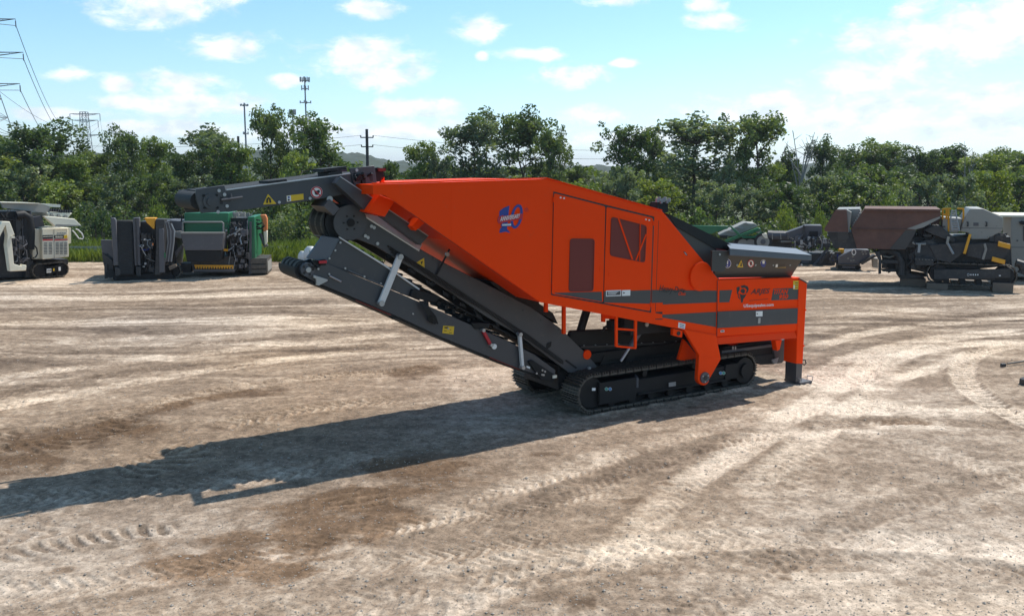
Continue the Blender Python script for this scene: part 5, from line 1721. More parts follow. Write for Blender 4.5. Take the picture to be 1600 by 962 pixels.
T.plate('flap_back', [z(225, 126), z(390, 124), z(400, 150), z(330, 270), z(310, 150)], .2, 2.2, 'palegrey', fl)
T.plate('flap_under', [z(150, 292), z(308, 298), z(335, 300), z(372, 416), z(310, 418), z(205, 412), z(190, 380)], -.2, 1.9, 'bgdark', fl)
T.plate('flap_bracket', [z(230, 300), z(305, 300), z(310, 340), z(290, 352), z(232, 348)], -.28, -.2, 'hopper', fl)
for k in range(6):
    T.plate('flap_tooth', [z(338 + k * 10, 240 - k * 17), z(352 + k * 10, 236 - k * 17), z(356 + k * 10, 246 - k * 17), z(340 + k * 10, 252 - k * 17)], -.25, .1, 'palegrey', fl)
T.greeble('feeder_drive', *z(800, 250), *z(1010, 420), -.2, 1.4, 26, 30, 'bgdark', 51)
T.plate('feeder_beam', [z(860, 280), z(960, 240), z(1000, 260), z(1100, 350), z(1080, 372), z(920, 310)], -.2, .2, 'bgdark', None, .02)
wk = T.plate('pale_chute', [z(1000, 185), z(1145, 195), z(1130, 275), z(1110, 300), z(1000, 295)], .0, 1.2, 'palegrey', None, .02)
for (a, b) in (((1002, 125), (1002, 200)), ((1045, 125), (1045, 290)), ((1155, 124), (1155, 250)), ((1002, 125), (1062, 122)), ((1108, 120), (1160, 124)), ((1002, 165), (1045, 168)), ((1030, 125), (1030, 200))):
    T.tube('guard_rail', [z(*a), z(*b)], .035, 'amber', wk, 6)
for (a, b) in (((1060, 195), (1075, 285)), ((1105, 195), (1125, 288)), ((1072, 130), (1060, 195)), ((1098, 130), (1105, 195))):
    T.tube('ladder_rail', [(*z(*a), -.3), (*z(*b), -.3)], .03, 'galv', wk, 6)
for k in range(5):
    T.tube('ladder_rung', [(*z(1063 + k * 3, 205 + k * 18), -.3), (*z(1108 + k * 4, 205 + k * 18), -.3)], .03, 'galv', wk, 6)
for k in range(3):
    T.tube('ladder_rung', [(*z(1071 - k * 4, 140 + k * 18), -.3), (*z(1098 + k * 2, 140 + k * 18), -.3)], .03, 'galv', wk, 6)
mh = T.plate('magnet_housing', [z(1160, 195), z(1205, 122), z(1298, 122), z(1412, 172), z(1446, 186), z(1446, 270), z(1440, 290), z(1330, 348), z(1215, 350), z(1190, 300), z(1130, 292), z(1140, 262)], -.1, 1.9, 'palegrey', None, .03)
T.plate('housing_hatch', [z(1228, 225), z(1266, 226), z(1266, 250), z(1228, 249)], -.12, -.1, 'bggrey', mh)
for x in (1182, 1320):
    T.tube('housing_handle', [(*z(x, 222), -.1), (*z(x + 6, 222), -.16), (*z(x + 6, 250), -.16), (*z(x, 250), -.1)], .025, 'bgdark', mh, 6)
T.plate('housing_seam', [z(1140, 262), z(1446, 266), z(1446, 269), z(1140, 266)], -.11, -.1, 'bggrey', mh)
for (x, y) in ((1200, 270), (1290, 296), (1400, 250), (1240, 320), (1330, 330), (1180, 240)):
    T.plate('rivet', discpts(*z(x, y), .5, 8), -.12, -.1, 'bggrey', mh)
T.plate('flank_panel', [z(900, 390), z(1180, 372), z(1150, 450), z(1060, 520), z(960, 500)], -.35, -.2, 'bgdark', None, .01)
T.plate('flank_panel', [z(1185, 385), z(1320, 375), z(1500, 380), z(1498, 420), z(1440, 500), z(1300, 495), z(1180, 470)], -.35, -.2, 'bgdark', None, .01)
T.tube('flank_rib', [(*z(1310, 380), -.38), (*z(1320, 420), -.38), (*z(1298, 495), -.38)], .045, 'palegrey', None, 6)
T.tube('flank_brace', [(*z(1035, 372), -.4), (*z(1080, 455), -.4)], .045, 'galv', None, 6)
T.tube('flank_brace', [(*z(1045, 330), -.4), (*z(1035, 375), -.4)], .05, 'palegrey', None, 6)
T.plate('amber_panel', [z(1195, 310), z(1215, 310), z(1172, 456), z(1152, 452)], -.5, -.42, 'amber', None, .01)
T.plate('amber_panel', [z(1412, 362), z(1502, 386), z(1498, 420), z(1408, 398)], -.5, -.42, 'amber', None, .01)
T.plate('amber_panel', [z(1368, 474), z(1464, 500), z(1458, 532), z(1362, 508)], -.5, -.42, 'amber', None, .01)
T.plate('body_core', [z(740, 330), z(1500, 330), z(1510, 540), z(900, 600), z(740, 560)], .2, 2.2, 'bgdark')
T.greeble('engine_fittings', *z(1350, 310), *z(1500, 372), -.2, 1.2, 14, 12, 'bgdark', 52)
T.greeble('drive_fittings', *z(740, 350), *z(960, 580), -.3, .3, 20, 30, 'bgdark', 53)
T.tube('flywheel', [(*z(890, 440), -.25), (*z(890, 440), .2)], .42, 'bgdark', None, 28)
T.plate('belt_guard', [z(800, 480), z(930, 490), z(940, 540), z(800, 540)], -.45, -.2, 'bgdark', None, .01)
for k in range(6):
    T.plate('guard_stud', discpts(*z(806 + k * 24, 495 + k), .7, 8), -.48, -.45, 'palegrey')
T.tube('pale_strut', [(*z(832, 380), -.4), (*z(826, 445), -.4)], .05, 'galv', None, 6)
T.tube('pale_strut', [(*z(780, 370), -.3), (*z(800, 382), -.3), (*z(880, 382), -.3)], .04, 'palegrey', None, 6)
# front support arch
ar = [z(500, 440), z(540, 436), z(552, 500), z(550, 600), z(528, 604), z(530, 500)]
T.plate('support_arch', ar, -.2, .1, 'bgdark', None, .02)
T.tube('support_arch', [(*z(520, 450), .0), (*z(600, 425), .0), (*z(670, 455), .0), (*z(705, 520), .0), (*z(700, 610), .0)], .12, 'bgdark', None, 8)
T.plate('support_beam', [z(550, 500), z(690, 500), z(690, 525), z(550, 525)], -.05, .1, 'bgdark')
T.plate('support_beam', [z(550, 570), z(760, 560), z(760, 590), z(560, 585)], .2, .5, 'bgdark')
T.tube('hydraulic_strut', [(*z(560, 470), .1), (*z(610, 480), .1), (*z(680, 460), .1)], .03, 'palegrey', None, 6)
T.plate('underframe', [z(660, 420), z(760, 420), z(760, 600), z(900, 620), z(690, 640), z(660, 600)], .2, 1.4, 'bgdark')
T.plate('underframe', [z(545, 430), z(770, 424), z(770, 600), z(720, 612), z(600, 560), z(560, 520)], .9, 1.7, 'bgdark')
T.greeble('underframe_fittings', *z(560, 430), *z(760, 600), .3, .9, 14, 16, 'bgdark', 54)
f = T.track(1447, 1591, 414.5, 443.5, -.35, .6, 'bgdark', .22)
T.plate('frame_panel', [z(940, 572), z(1500, 566), z(1500, 630), z(940, 640)], -.42, -.35, 'bgdark', f)
T.plate('frame_mark', discpts(*z(1190, 608), 2.0, 16), -.45, -.42, 'white', f)
T.plate('frame_mark', discpts(*z(1190, 608), 1.4, 16), -.47, -.45, 'bgdark', f)
for k in range(4):
    T.plate('frame_mark', [z(1206 + k * 17, 603), z(1214 + k * 17, 603), z(1214 + k * 17, 613), z(1206 + k * 17, 613)], -.45, -.42, 'white', f)
T.plate('frame_mark', [z(1416, 611), z(1430, 611), z(1430, 618), z(1416, 618)], -.45, -.42, 'white', f)
T.tube('rear_hitch', [z(1540, 520), z(1580, 530), z(1598, 570), z(1580, 600)], .15, 'bgdark', None, 10)
T.plate('jack_leg', [z(690, 590), z(850, 610), z(845, 690), z(690, 690)], .4, 1.3, 'bgdark', None, .02)
for i, (x0, x1, y0, y1, d_, lab) in enumerate(((690, 880, 640, 706, .3, 'dark timber block under the jack leg of the rusty crusher'), (885, 1040, 676, 722, -.45, 'timber block under the left end of the rusty crusher track'), (1368, 1525, 672, 722, -.45, 'timber block under the right end of the rusty crusher track'), (1060, 1350, 664, 716, 1.5, 'long dark timber under the far track of the rusty crusher'))):
    Q = Parked('timber_block', lab, 'timber block', 1480, 32.4, -22, 'timber blocks under the crusher')
    a, b = Q.p(*z(x0, y1), d_), Q.p(*z(x1, y0), d_)
    mid = (a + b) / 2
    mid[2] = 0
    Q.root.location = tuple(Q.o + mid[0] * Q.ex + d_ * Q.ey)
    a, b = a - (mid[0], 0, 0), b - (mid[0], 0, 0)
    n = 3
    for k in range(n):
        w = .75 / n
        MB().box(a[0] + .02 * (k % 2), b[0] - .015 * k, .0 + k * w, k * w + w - .015, -.02, b[2]).build('beam', 'timber', Q.root, .01)

# --- pale power cabinet at the right edge
T = Parked('power_cabinet', 'tall pale grey steel cabinet behind the rusty crusher at the right edge', 'cabinet', 1590, 35.0, -22)
pc = T.plate('cabinet_body', [z(1505, 178), z(1800, 182), z(1800, 640), z(1505, 620)], .0, 2.5, 'palegrey', None, .03)
T.plate('cabinet_roof', [z(1420, 170), z(1810, 174), z(1810, 186), z(1430, 182)], -.05, 2.6, 'cream', pc)
T.plate('cabinet_seam', [z(1505, 404), z(1800, 406), z(1800, 410), z(1505, 408)], -.01, .01, 'bggrey', pc)
T.plate('cabinet_lamp', rounded([z(1568, 222), z(1590, 212), z(1612, 222), z(1612, 242), z(1580, 240)], .6), -.2, .0, 'black', pc)
T.plate('cabinet_lock', discpts(*z(1552, 357), 1.4, 12), -.03, .0, 'bggrey', pc)
T.plate('cabinet_hinge', [z(1594, 250), z(1600, 250), z(1600, 360), z(1594, 360)], -.03, .0, 'bgdark', pc)

# --- small grey tracked crusher
T = Parked('grey_crusher', 'small grey tracked crusher seen below the rusty hopper', 'crusher', 1340, 38.4, -15)
cb = T.plate('body_shell', [z(232, 478), z(350, 420), z(460, 424), z(470, 470), z(400, 520), z(380, 560), z(235, 548)], .0, 1.6, 'bggrey', None, .03)
ro, ri_ = [z(*q) for q in discpts(349, 442, 17, 18, 23)], [z(*q) for q in discpts(349, 442, 11, 18, 16)]
rg = MB()
for k in range(18):
    j = (k + 1) % 18
    rg.face_loop([T.p(*ro[k], -.02), T.p(*ri_[k], -.02), T.p(*ri_[j], -.02), T.p(*ro[j], -.02)])
rg.build('ring_mark', 'white', cb)
for k, (x, y) in enumerate(((405, 436), (425, 434), (410, 452), (432, 450), (300, 484), (322, 500), (340, 498), (335, 470))):
    T.plate('body_mark', [z(x, y), z(x + 14, y), z(x + 13, y + 8), z(x, y + 8)], -.02, .0, 'palegrey', cb)
T.plate('yellow_panel', [z(246, 420), z(278, 420), z(274, 452), z(248, 450)], .4, 1.2, 'amber', None)
T.plate('conveyor_arm', [z(390, 520), z(500, 462), z(520, 470), z(410, 535)], -.2, .3, 'bgdark')
T.plate('white_leg', [z(485, 485), z(526, 490), z(526, 560), z(490, 555)], .2, .6, 'palegrey')
T.track(z(222, 0)[0], z(400, 0)[0], z(0, 535)[1], z(0, 584)[1], -.1, .5, 'bggrey')
T.greeble('fittings', *z(180, 440), *z(250, 530), .1, .6, 6, 8, 'bgdark', 61)
T.plate('blue_cover', [z(190, 470), z(235, 455), z(230, 500), z(190, 505)], .2, .5, 'blue')

# --- grey conveyor stack beside it
z = bz(1060, 320, 280 / 1600)
T = Parked('conveyor_stack', 'grey folded stockpile conveyor lying behind the feed hopper', 'conveyor', 1280, 41.0, -15)
T.plate('hopper_body', [z(960, 250), z(1115, 195), z(1140, 184), z(1280, 184), z(1282, 260), z(1240, 300), z(1130, 320), z(1010, 330)], .2, 1.2, 'bggrey', None, .02)
T.plate('window_opening', [z(1168, 236), z(1246, 236), z(1246, 280), z(1172, 282)], .15, .2, 'black')
T.plate('frame_column', [z(1110, 184), z(1130, 184), z(1134, 320), z(1114, 320)], .1, .2, 'bgdark')
T.greeble('frames', *z(1040, 270), *z(1370, 420), -.1, .8, 26, 40, 'bggrey', 71, (.08, .35))
T.greeble('rollers', *z(1000, 300), *z(1360, 400), -.3, .1, 10, 26, 'bgdark', 72)
T.greeble('pale_pipes', *z(1010, 280), *z(1370, 420), -.35, .0, 6, 14, 'galv', 73, (.05, .25))
T.plate('base', [z(1080, 440), z(1400, 430), z(1400, 540), z(1090, 556)], .0, 1.6, 'bgdark', None, .03)
T.plate('base_panel', [z(1100, 456), z(1165, 456), z(1165, 520), z(1100, 520)], -.05, .0, 'bggrey')
T.plate('boom', [z(1240, 520), z(1340, 410), z(1360, 420), z(1270, 540)], -.4, -.2, 'bgdark')
T.plate('boom', [z(1180, 560), z(1330, 380), z(1345, 390), z(1200, 562)], -.1, .1, 'bggrey')

# --- truck chassis
T = Parked('truck_chassis', 'white wheeled chassis with rolled tarpaulin beyond the feed hopper', 'trailer', 1210, 42.0, -12)
wh = MB().tube([T.p(*z(758, 330), .0), T.p(*z(758, 330), .35)], .42, 28).build('wheel', 'rubber', T.root)
MB().tube([T.p(*z(756, 330), -.04), T.p(*z(756, 330), .0)], .29, 24).build('rim', 'palegrey', wh)
MB().tube([T.p(*z(756, 330), -.09), T.p(*z(756, 330), -.04)], .12, 16).build('hub', 'bggrey', wh)
T.plate('white_cab_end', [z(745, 262), z(790, 255), z(800, 300), z(775, 300), z(760, 285)], -.1, .6, 'cream', None, .02)
T.tube('rolled_tarpaulin', [(*z(795, 270), .2), (*z(850, 275), .2), (*z(930, 276), .2), (*z(1000, 282), .2)], .24, 'bggrey', None, 10)
T.tube('pipe', [(*z(800, 252), .2), (*z(1000, 266), .2)], .06, 'palegrey', None, 8)
for x in (835, 910, 975):
    T.plate('strap', [z(x, 262), z(x + 8, 262), z(x + 10, 310), z(x + 3, 310)], -.1, .0, 'palegrey')
T.plate('bed', [z(780, 300), z(1015, 320), z(1015, 385), z(780, 385)], .3, 1.4, 'bgdark')
T.tube('bed_rail', [(*z(915, 328), .0), (*z(1010, 328), .0)], .05, 'palegrey', None, 6)

# --- green screener
T = Parked('green_screener', 'green screening machine with inclined pale conveyor behind the orange housing', 'screener', 1140, 43.5, -10)
T.plate('green_side', [z(60, 184), z(450, 190), z(440, 214), z(340, 240), z(300, 260), z(60, 260)], .4, .6, 'green', None, .02)
cv = T.plate('screen_deck', [z(360, 270), z(590, 160), z(680, 166), z(712, 190), z(500, 280), z(440, 280)], .3, 1.8, 'palegrey', None, .02)
for k in range(3):
    x, y = 440 + k * 75, 232 - k * 34
    T.plate('deck_rib', [z(x, y), z(x + 12, y - 6), z(x + 70, y + 10), z(x + 58, y + 18)], .2, .3, 'galv', cv)
T.plate('deck_side', [z(360, 272), z(440, 276), z(430, 300), z(370, 290)], .1, .3, 'black', cv)
T.plate('green_rail', [z(410, 320), z(710, 205), z(735, 212), z(740, 224), z(440, 336)], -.2, .1, 'green', None, .02)
T.plate('green_rail', [z(455, 190), z(475, 190), z(575, 280), z(560, 292), z(520, 262)], -.3, -.15, 'green', None, .02)
T.tube('green_brace', [(*z(570, 290), -.2), (*z(680, 288), -.2), (*z(745, 250), -.2)], .06, 'green', None, 6)
T.plate('chassis', [z(500, 320), z(740, 300), z(740, 370), z(500, 372)], .3, 1.4, 'bgdark')
for x in (575, 645):
    w_ = MB().tube([T.p(*z(x, 352), .0), T.p(*z(x, 352), .3)], .42, 24).build('wheel', 'rubber', T.root)
    MB().tube([T.p(*z(x, 352), -.03), T.p(*z(x, 352), .0)], .25, 20).build('rim', 'palegrey', w_)
T.plate('deck_head', [z(690, 238), z(735, 225), z(745, 240), z(700, 252)], -.1, .5, 'palegrey')

# ------------------------------------------------------------------ small things in the yard
def ground_h(x, y):
    r_ = int(np.clip(np.searchsorted(rows, y), 1, NR - 1))
    c_ = int(np.clip(round((x / y + 0.72) / 0.0018), 0, NC - 1))
    return h.reshape(NR, NC)[r_, c_]


g0 = G(1574, 570)
rd = MB()
g1 = G(1640, 564)
rd.tube([g0 + (0, 0, .03), g1 + (0, 0, .09)], .018, 8)
o = rd.build('steel_rod', 'bgdark')
tag(o, 'thin dark steel rod lying on the dirt at the right edge', 'rod')
g = G(1567, 572)
MB().prism([g + (-.05, -.04, -.01), g + (.05, -.03, -.01), g + (.05, .04, -.01), g + (-.04, .05, -.01)], (.01, 0, .07)).build('rod_end', 'bgdark', o)
g = G(1615, 602)
o = MB().prism([g + (-.18, 0, -.02), g + (.16, 0, -.02), g + (.16, 0, .12), g + (-.08, 0, .14), g + (-.18, 0, .1)], (0, .2, 0)).build('steel_block', 'bgdark', None, .01)
tag(o, 'small dark steel block on the ground at the right edge', 'block')
# pale sacks by the tail of the shredder
for i, (px, py, s, lab) in enumerate(((485, 393, .27, 'larger white wrapped bale on the grass behind the shredder tail'), (473, 398, .19, 'smaller white wrapped bale left of the larger one'))):
    c = B(px, py, 42.5)
    mb = MB()
    rings = []
    for k, t in enumerate(np.linspace(0, 1, 7)):
        rr = s * (math.sin(math.pi * (0.12 + .8 * t)) ** .6)
        rings.append([(c[0] + rr * 1.25 * math.cos(a) * (1 + .08 * math.sin(3 * a + k)), c[1] + rr * math.sin(a), -.15 + (c[2] + .15 + s * .9) * t) for a in np.linspace(0, 2 * math.pi, 14, endpoint=False)])
    mb.loft(rings)
    o = mb.build('wrapped_bale', 'white')
    tag(o, lab, 'bale')
# guard rail behind the machines
for (xa, xb, lab) in ((95, 172, 'low steel guard rail in the weeds beside the cream crusher'), (404, 452, 'low steel guard rail in the weeds right of the green crusher')):
    a, b = B(xa, 402, 44.2), B(xb, 402, 44.2)
    r_ = empty('guard_rail', ((a[0] + b[0]) / 2, 44.2, -.1), 0, lab, 'guard rail', 'guard rails')
    L = (b[0] - a[0]) / 2
    mb = MB()
    for k in range(3):
        mb.box(-L, L, -.02 + .02 * (k % 2), .02 + .02 * (k % 2), .35 + k * .1, .35 + k * .1 + .098)
    mb.build('rail', 'galv', r_)
    for x in np.arange(-L + .2, L, 1.0):
        MB().box(x - .05, x + .05, .04, .16, -.2, .62).build('post', 'galv', r_)

# ------------------------------------------------------------------ pylons, masts, poles and wires
def lattice(mb, x, y, zb, zt, wb, wt, n, r):
    """four legged tapered lattice body"""
    def corner(k, t):
        w = wb + (wt - wb) * t
        sx, sy = ((-1, -1), (1, -1), (1, 1), (-1, 1))[k]
        return np.array([x + sx * w / 2, y + sy * w / 2, zb + (zt - zb) * t])
    for k in range(4):
        mb.tube([corner(k, 0), corner(k, 1)], r, 4)
        for i in range(n):
            a, b = i / n, (i + 1) / n
            mb.tube([corner(k, a), corner((k + 1) % 4, b)], r * .55, 4)
            mb.tube([corner((k + 1) % 4, a), corner(k, b)], r * .55, 4)
            mb.tube([corner(k, b), corner((k + 1) % 4, b)], r * .5, 4)


def pylon(px, Y, ytop, ybase, arms, label, wb, wt, r, n):
    c = B(px, 190, Y)
    c[2] = B(px, ytop, Y)[2]
    root = empty('power_pylon', (c[0], Y, -1.6), 0, label, 'pylon', 'transmission pylons')
    zt = c[2] + 1.6
    mb = MB()
    lattice(mb, 0, 0, 0, zt, wb, wt, n, r)
    mb.build('lattice_body', 'pylon', root)
    tips = []
    for (ya, x0, x1) in arms:
        za = B(px, ya, Y)[2] + 1.6
        for xx in (x0, x1):
            L = B(xx, ya, Y)[0] - c[0]
            mb = MB()
            tip = np.array([L, 0, za])
            for s in (-1, 1):
                mb.tube([(0, s * wt * .5, za), tip], r * .8, 4)
                mb.tube([(0, s * wt * .5, za - .12 * abs(L)), tip], r * .6, 4)
            for t in (.3, .55, .8):
                mb.tube([(L * t, 0, za), (L * t, 0, za - .12 * abs(L) * (1 - t))], r * .5, 4)
            arm = mb.build('cross_arm', 'pylon', root)
            ins = MB()
            for k in range(9):
                ins.disc(tip + (0, 0, -.18 - .2 * k * (Y / 260)), (0, 0, -1), .09 * Y / 150, .07, 8)
            ins.tube([tip, tip + (0, 0, -.2 * 9 * (Y / 260))], .03 * Y / 150, 5)
            ins.build('insulator', 'pylon', arm)
            tips.append(tip + (c[0], Y, -1.6 - .2 * 9 * (Y / 260)))
    return root, tips


_, tA = pylon(-62, 95, -60, 400, [(30, -115, 24), (82, -126, 36), (131, -121, 31)], 'nearest lattice power pylon cut by the left edge', 10.5, 1.0, .045, 14)
_, tB = pylon(132, 270, 175, 400, [(178, 109, 156), (188, 113, 153), (210.5, 111, 159)], 'lattice power pylon standing above the left trees', 3.4, 1.7, .085, 10)
_, tC = pylon(190, 440, 206, 400, [(207, 167, 210), (214, 170, 211), (226, 168, 210)], 'most distant faint power pylon right of the middle one', 3.4, 1.7, .09, 10)


def wire(a, b, sag, r, label):
    mb = MB()
    a, b = np.array(a, float), np.array(b, float)
    mid = (a + b) / 2
    org = np.array([mid[0], mid[1], mid[2]])
    pts = []
    for t in np.linspace(0, 1, 22):
        p = a + (b - a) * t
        p[2] -= sag * 4 * t * (1 - t)
        pts.append(p)
    mb.tube(pts, r, 5)
    o = mb.build('power_line', 'wire')
    tag(o, label, 'power line', 'overhead wires')


names = ['top', 'middle', 'lowest']
for k in range(3):
    wire(tA[2 * k + 1], tB[2 * k], 5.0, .035, f'overhead wire between the two nearest pylons, {names[k]} of the right-hand three')
    wire(tA[2 * k] if k else tA[0], tB[2 * k + 1], 6.0, .03, f'overhead wire between the two nearest pylons, {names[k]} of the left-hand three')
for k in range(3):
    wire(tB[2 * k + 1], tC[2 * k], 5, .03, f'faint far wire between the distant pylons, {names[k]} one')
for k in range(3):
    q = np.array(tA[2 * k + 1])
    wire(q, q + (-20, -110, 6), 4, .03, f'overhead wire running past the left edge, {names[k]} one')


def mast(px, Y, ytop, tiers, label, r):
    c = B(px, ytop, Y)
    root = empty('cell_tower', (c[0], Y, -1.6), 0, label, 'cell tower', 'cell towers behind the trees')
    zt = c[2] + 1.6
    MB().tube([(0, 0, 0), (0, 0, zt)], r, 8, r * .7).build('mast_pole', 'pylon', root)
    for (yy, half, hh, npan) in tiers:
        za = B(px, yy, Y)[2] + 1.6
        w = half / FPX * Y
        mb = MB()
        for a in np.linspace(0, math.pi, 4, endpoint=False):
            mb.tube([(-w * math.cos(a), -w * math.sin(a), za), (w * math.cos(a), w * math.sin(a), za)], r * .35, 5)
        arm = mb.build('antenna_frame', 'pylon', root)
        for k in range(npan):
            a = 2 * math.pi * k / npan
            hz = hh / FPX * Y
            MB().box(w * math.cos(a) - r * .5, w * math.cos(a) + r * .5, w * math.sin(a) - r * .5, w * math.sin(a) + r * .5, za - hz * .3, za + hz * .7).build('antenna', 'galv', arm)


mast(476, 210, 120, [(126, 7, 7, 8), (139, 5, 7, 4), (160.5, 8, 4, 4), (190, 6, 7, 6)], 'tallest cell tower with several antenna tiers', .22)
mast(381.5, 190, 161, [(165, 5.5, 3, 6), (209, 4, 4, 3)], 'cell tower with one flat top array left of the sparse tree', .22)
mast(457, 230, 173, [(177, 4.5, 8, 8), (219, 4, 6, 4)], 'short cell tower with compact antenna head between two trees', .24)
mast(436, 260, 197, [(199, 2, 5, 3)], 'thin far mast seen through the sparse tree', .16)
o_tips = []
for (px, Y, ytop, r, lab, arms) in ((573, 88, 202, .16, 'dark wooden utility pole with two cross arms', True), (372, 92, 213, .14, 'short dark pole stub left of the sparse tree', False), (240, 96, 212, .16, 'short dark pole among the left trees', False), (1141, 96, 215, .12, 'thin dark pole inside the trees right of centre', False), (1316, 88, 236, .12, 'bare grey trunk standing in front of the right-hand trees', False)):
    c = B(px, ytop, Y)
    root = empty('utility_pole', (c[0], Y, -1.6), 0, lab, 'pole')
    MB().tube([(0, 0, 0), (0, 0, c[2] + 1.6)], r * 1.15, 10, r * .85).build('pole_shaft', 'pole', root)
    if arms:
        for ya, w in ((215, .6), (229.5, .55)):
            za = B(px, ya, Y)[2] + 1.6
            a_ = MB()._bar((-w, 0, za), (w, 0, za), .08, .10).build('cross_arm', 'pole', root)
            for s in (-1, 1):
                MB().tube([(s * w, 0, za), (s * w, 0, za + .2)], .06, 8).build('insulator', 'pole', a_)
                o_tips.append(np.array([c[0] + s * w, Y, za - 1.6 + .2]))
for i, t in enumerate(o_tips):
    e = t + (28, 8, -1.2) if i % 2 else t + (-30, 6, -.8)
    wire(t, e, .5, .016, 'thin wire from the utility pole, ' + ['upper left', 'upper right', 'lower left', 'lower right'][i])

# ------------------------------------------------------------------ trees, shrubs and weeds
def leaf_material(name, col, col2):
    mt = bpy.data.materials.new(name)
    mt.use_nodes = True
    n, l = mt.node_tree.nodes, mt.node_tree.links
    p = n['Principled BSDF']
    p.inputs['Roughness'].default_value = 0.55
    p.inputs['Specular IOR Level'].default_value = 0.35
    at = n.new('ShaderNodeAttribute')
    at.attribute_name = 'tint'
    oi = n.new('ShaderNodeObjectInfo')
    mx = n.new('ShaderNodeMix')
    mx.data_type = 'RGBA'
    mx.inputs[6].default_value = (*col, 1)
    mx.inputs[7].default_value = (*col2, 1)
    l.new(at.outputs['Fac'], mx.inputs[0])
    hs = n.new('ShaderNodeHueSaturation')
    r1 = n.new('ShaderNodeMapRange')
    r1.inputs['To Min'].default_value = 0.485
    r1.inputs['To Max'].default_value = 0.52
    l.new(oi.outputs['Random'], r1.inputs[0])
    l.new(r1.outputs[0], hs.inputs['Hue'])
    r2 = n.new('ShaderNodeMapRange')
    r2.inputs['To Min'].default_value = 1.35
    r2.inputs['To Max'].default_value = 0.68
    l.new(oi.outputs['Random'], r2.inputs[0])
    l.new(r2.outputs[0], hs.inputs['Value'])
    l.new(mx.outputs[2], hs.inputs['Color'])
    l.new(hs.outputs[0], p.inputs['Base Color'])
    tr = n.new('ShaderNodeBsdfTranslucent')
    tm = n.new('ShaderNodeMix')
    tm.data_type = 'RGBA'
    tm.blend_type = 'MULTIPLY'
    tm.inputs[0].default_value = 1
    l.new(hs.outputs[0], tm.inputs[6])
    tm.inputs[7].default_value = (1.5, 1.5, 0.6, 1)
    l.new(tm.outputs[2], tr.inputs[0])
    ms = n.new('ShaderNodeMixShader')
    ms.inputs[0].default_value = 0.34
    l.new(p.outputs[0], ms.inputs[1])
    l.new(tr.outputs[0], ms.inputs[2])
    l.new(ms.outputs[0], n['Material Output'].inputs['Surface'])
    return mt


LEAF = {'dark': leaf_material('oak_leaves', (0.056, 0.092, 0.036), (0.130, 0.175, 0.058)),
        'mid': leaf_material('elm_leaves', (0.080, 0.125, 0.036), (0.165, 0.215, 0.055)),
        'grey': leaf_material('willow_leaves', (0.10, 0.135, 0.08), (0.18, 0.22, 0.125)),
        'lime': leaf_material('box_elder_leaves', (0.100, 0.145, 0.024), (0.180, 0.220, 0.040))}


def leaf_mesh(name, centres, radii, per, size, r, mat, flat=0.0):
    """small four-cornered leaves scattered through clumps"""
    n = [max(4, int(per * (q / 0.5) ** 1.6)) for q in radii]
    N = sum(n)
    cid = np.repeat(np.arange(len(n)), n)
    d = r.normal(size=(N, 3))
    d /= np.linalg.norm(d, axis=1, keepdims=True)
    rad = r.random(N) ** 0.38
    C = np.asarray(centres)[cid] + d * (rad * np.asarray(radii)[cid])[:, None] * np.array([1, 1, .8])
    a = r.normal(size=(N, 3))
    a[:, 2] *= 0.6
    a /= np.linalg.norm(a, axis=1, keepdims=True)
    b = np.cross(a, r.normal(size=(N, 3)))
    b /= np.linalg.norm(b, axis=1, keepdims=True)
    s = size * (0.55 + 0.9 * r.random(N))[:, None]
    V = np.stack([C - a * s, C - b * s * .55, C + a * s, C + b * s * .55], 1).reshape(-1, 3)
    F = np.arange(4 * N).reshape(-1, 4)
    me = np_mesh(name, V, F, mat, False)
    base = r.random(len(n))
    tint = np.clip(base[cid] * 1.1 + r.random(N) * 0.5 - 0.3, 0, 1)
    at = me.attributes.new('tint', 'FLOAT', 'POINT')
    at.data.foreach_set('value', np.repeat(tint, 4).astype(np.float32))
    return me


def grow(r, height, spread, nlimb, low=0.22, lean=0.05):
    """trunk and limb paths and clump centres of a unit tree"""
    limbs, cs, rad = [], [], []
    tp = []
    x = y = 0.0
    for t in np.linspace(0, 0.82, 7):
        tp.append(np.array([x, y, t * height]))
        x += r.normal() * lean * height * .25
        y += r.normal() * lean * height * .25
    limbs.append((tp, height * .014, height * .005))
    for k in range(nlimb):
        t = low + (0.98 - low) * (k + r.random() * .8) / nlimb
        i = min(5, int(t / .82 * 6))
        f = min(1, t / .82 * 6 - i)
        p0 = tp[i] * (1 - f) + tp[min(6, i + 1)] * f
        a = k * 2.4 + r.normal() * .5
        env = math.sin(math.pi * min(1, max(.12, (t - low * .55) / (1.08 - low * .55)))) ** .7
        L = spread * env * (.62 + .5 * r.random())
        up = .25 + .75 * t + r.normal() * .12
        dvec = np.array([math.cos(a), math.sin(a), up * .9])
        dvec /= np.linalg.norm(dvec)
        p1 = p0 + dvec * L * .55 + r.normal(size=3) * .06 * L
        p2 = p0 + dvec * L + np.array([0, 0, .12 * L]) + r.normal(size=3) * .08 * L
        limbs.append(([p0, p1, p2], height * .006, height * .0018))
        cs += [p2, p1 + r.normal(size=3) * .12 * L]
        rad += [.50 + .32 * r.random(), .42 + .30 * r.random()]
        for q in range(4):
            e = p1 + (p2 - p1) * r.random() + r.normal(size=3) * np.array([.34, .34, .26]) * L
            limbs.append(([p1, (p1 + e) / 2 + r.normal(size=3) * .05 * L, e], height * .003, height * .001))
            cs.append(e)
            rad.append(.34 + .40 * r.random())
    for q in range(4):
        e = tp[-1] + r.normal(size=3) * np.array([.16, .16, .08]) * spread + np.array([0, 0, height * .10])
        limbs.append(([tp[-1], e], height * .005, height * .0015))
        cs.append(e)
        rad.append(.40 + .3 * r.random())
    return limbs, cs, rad


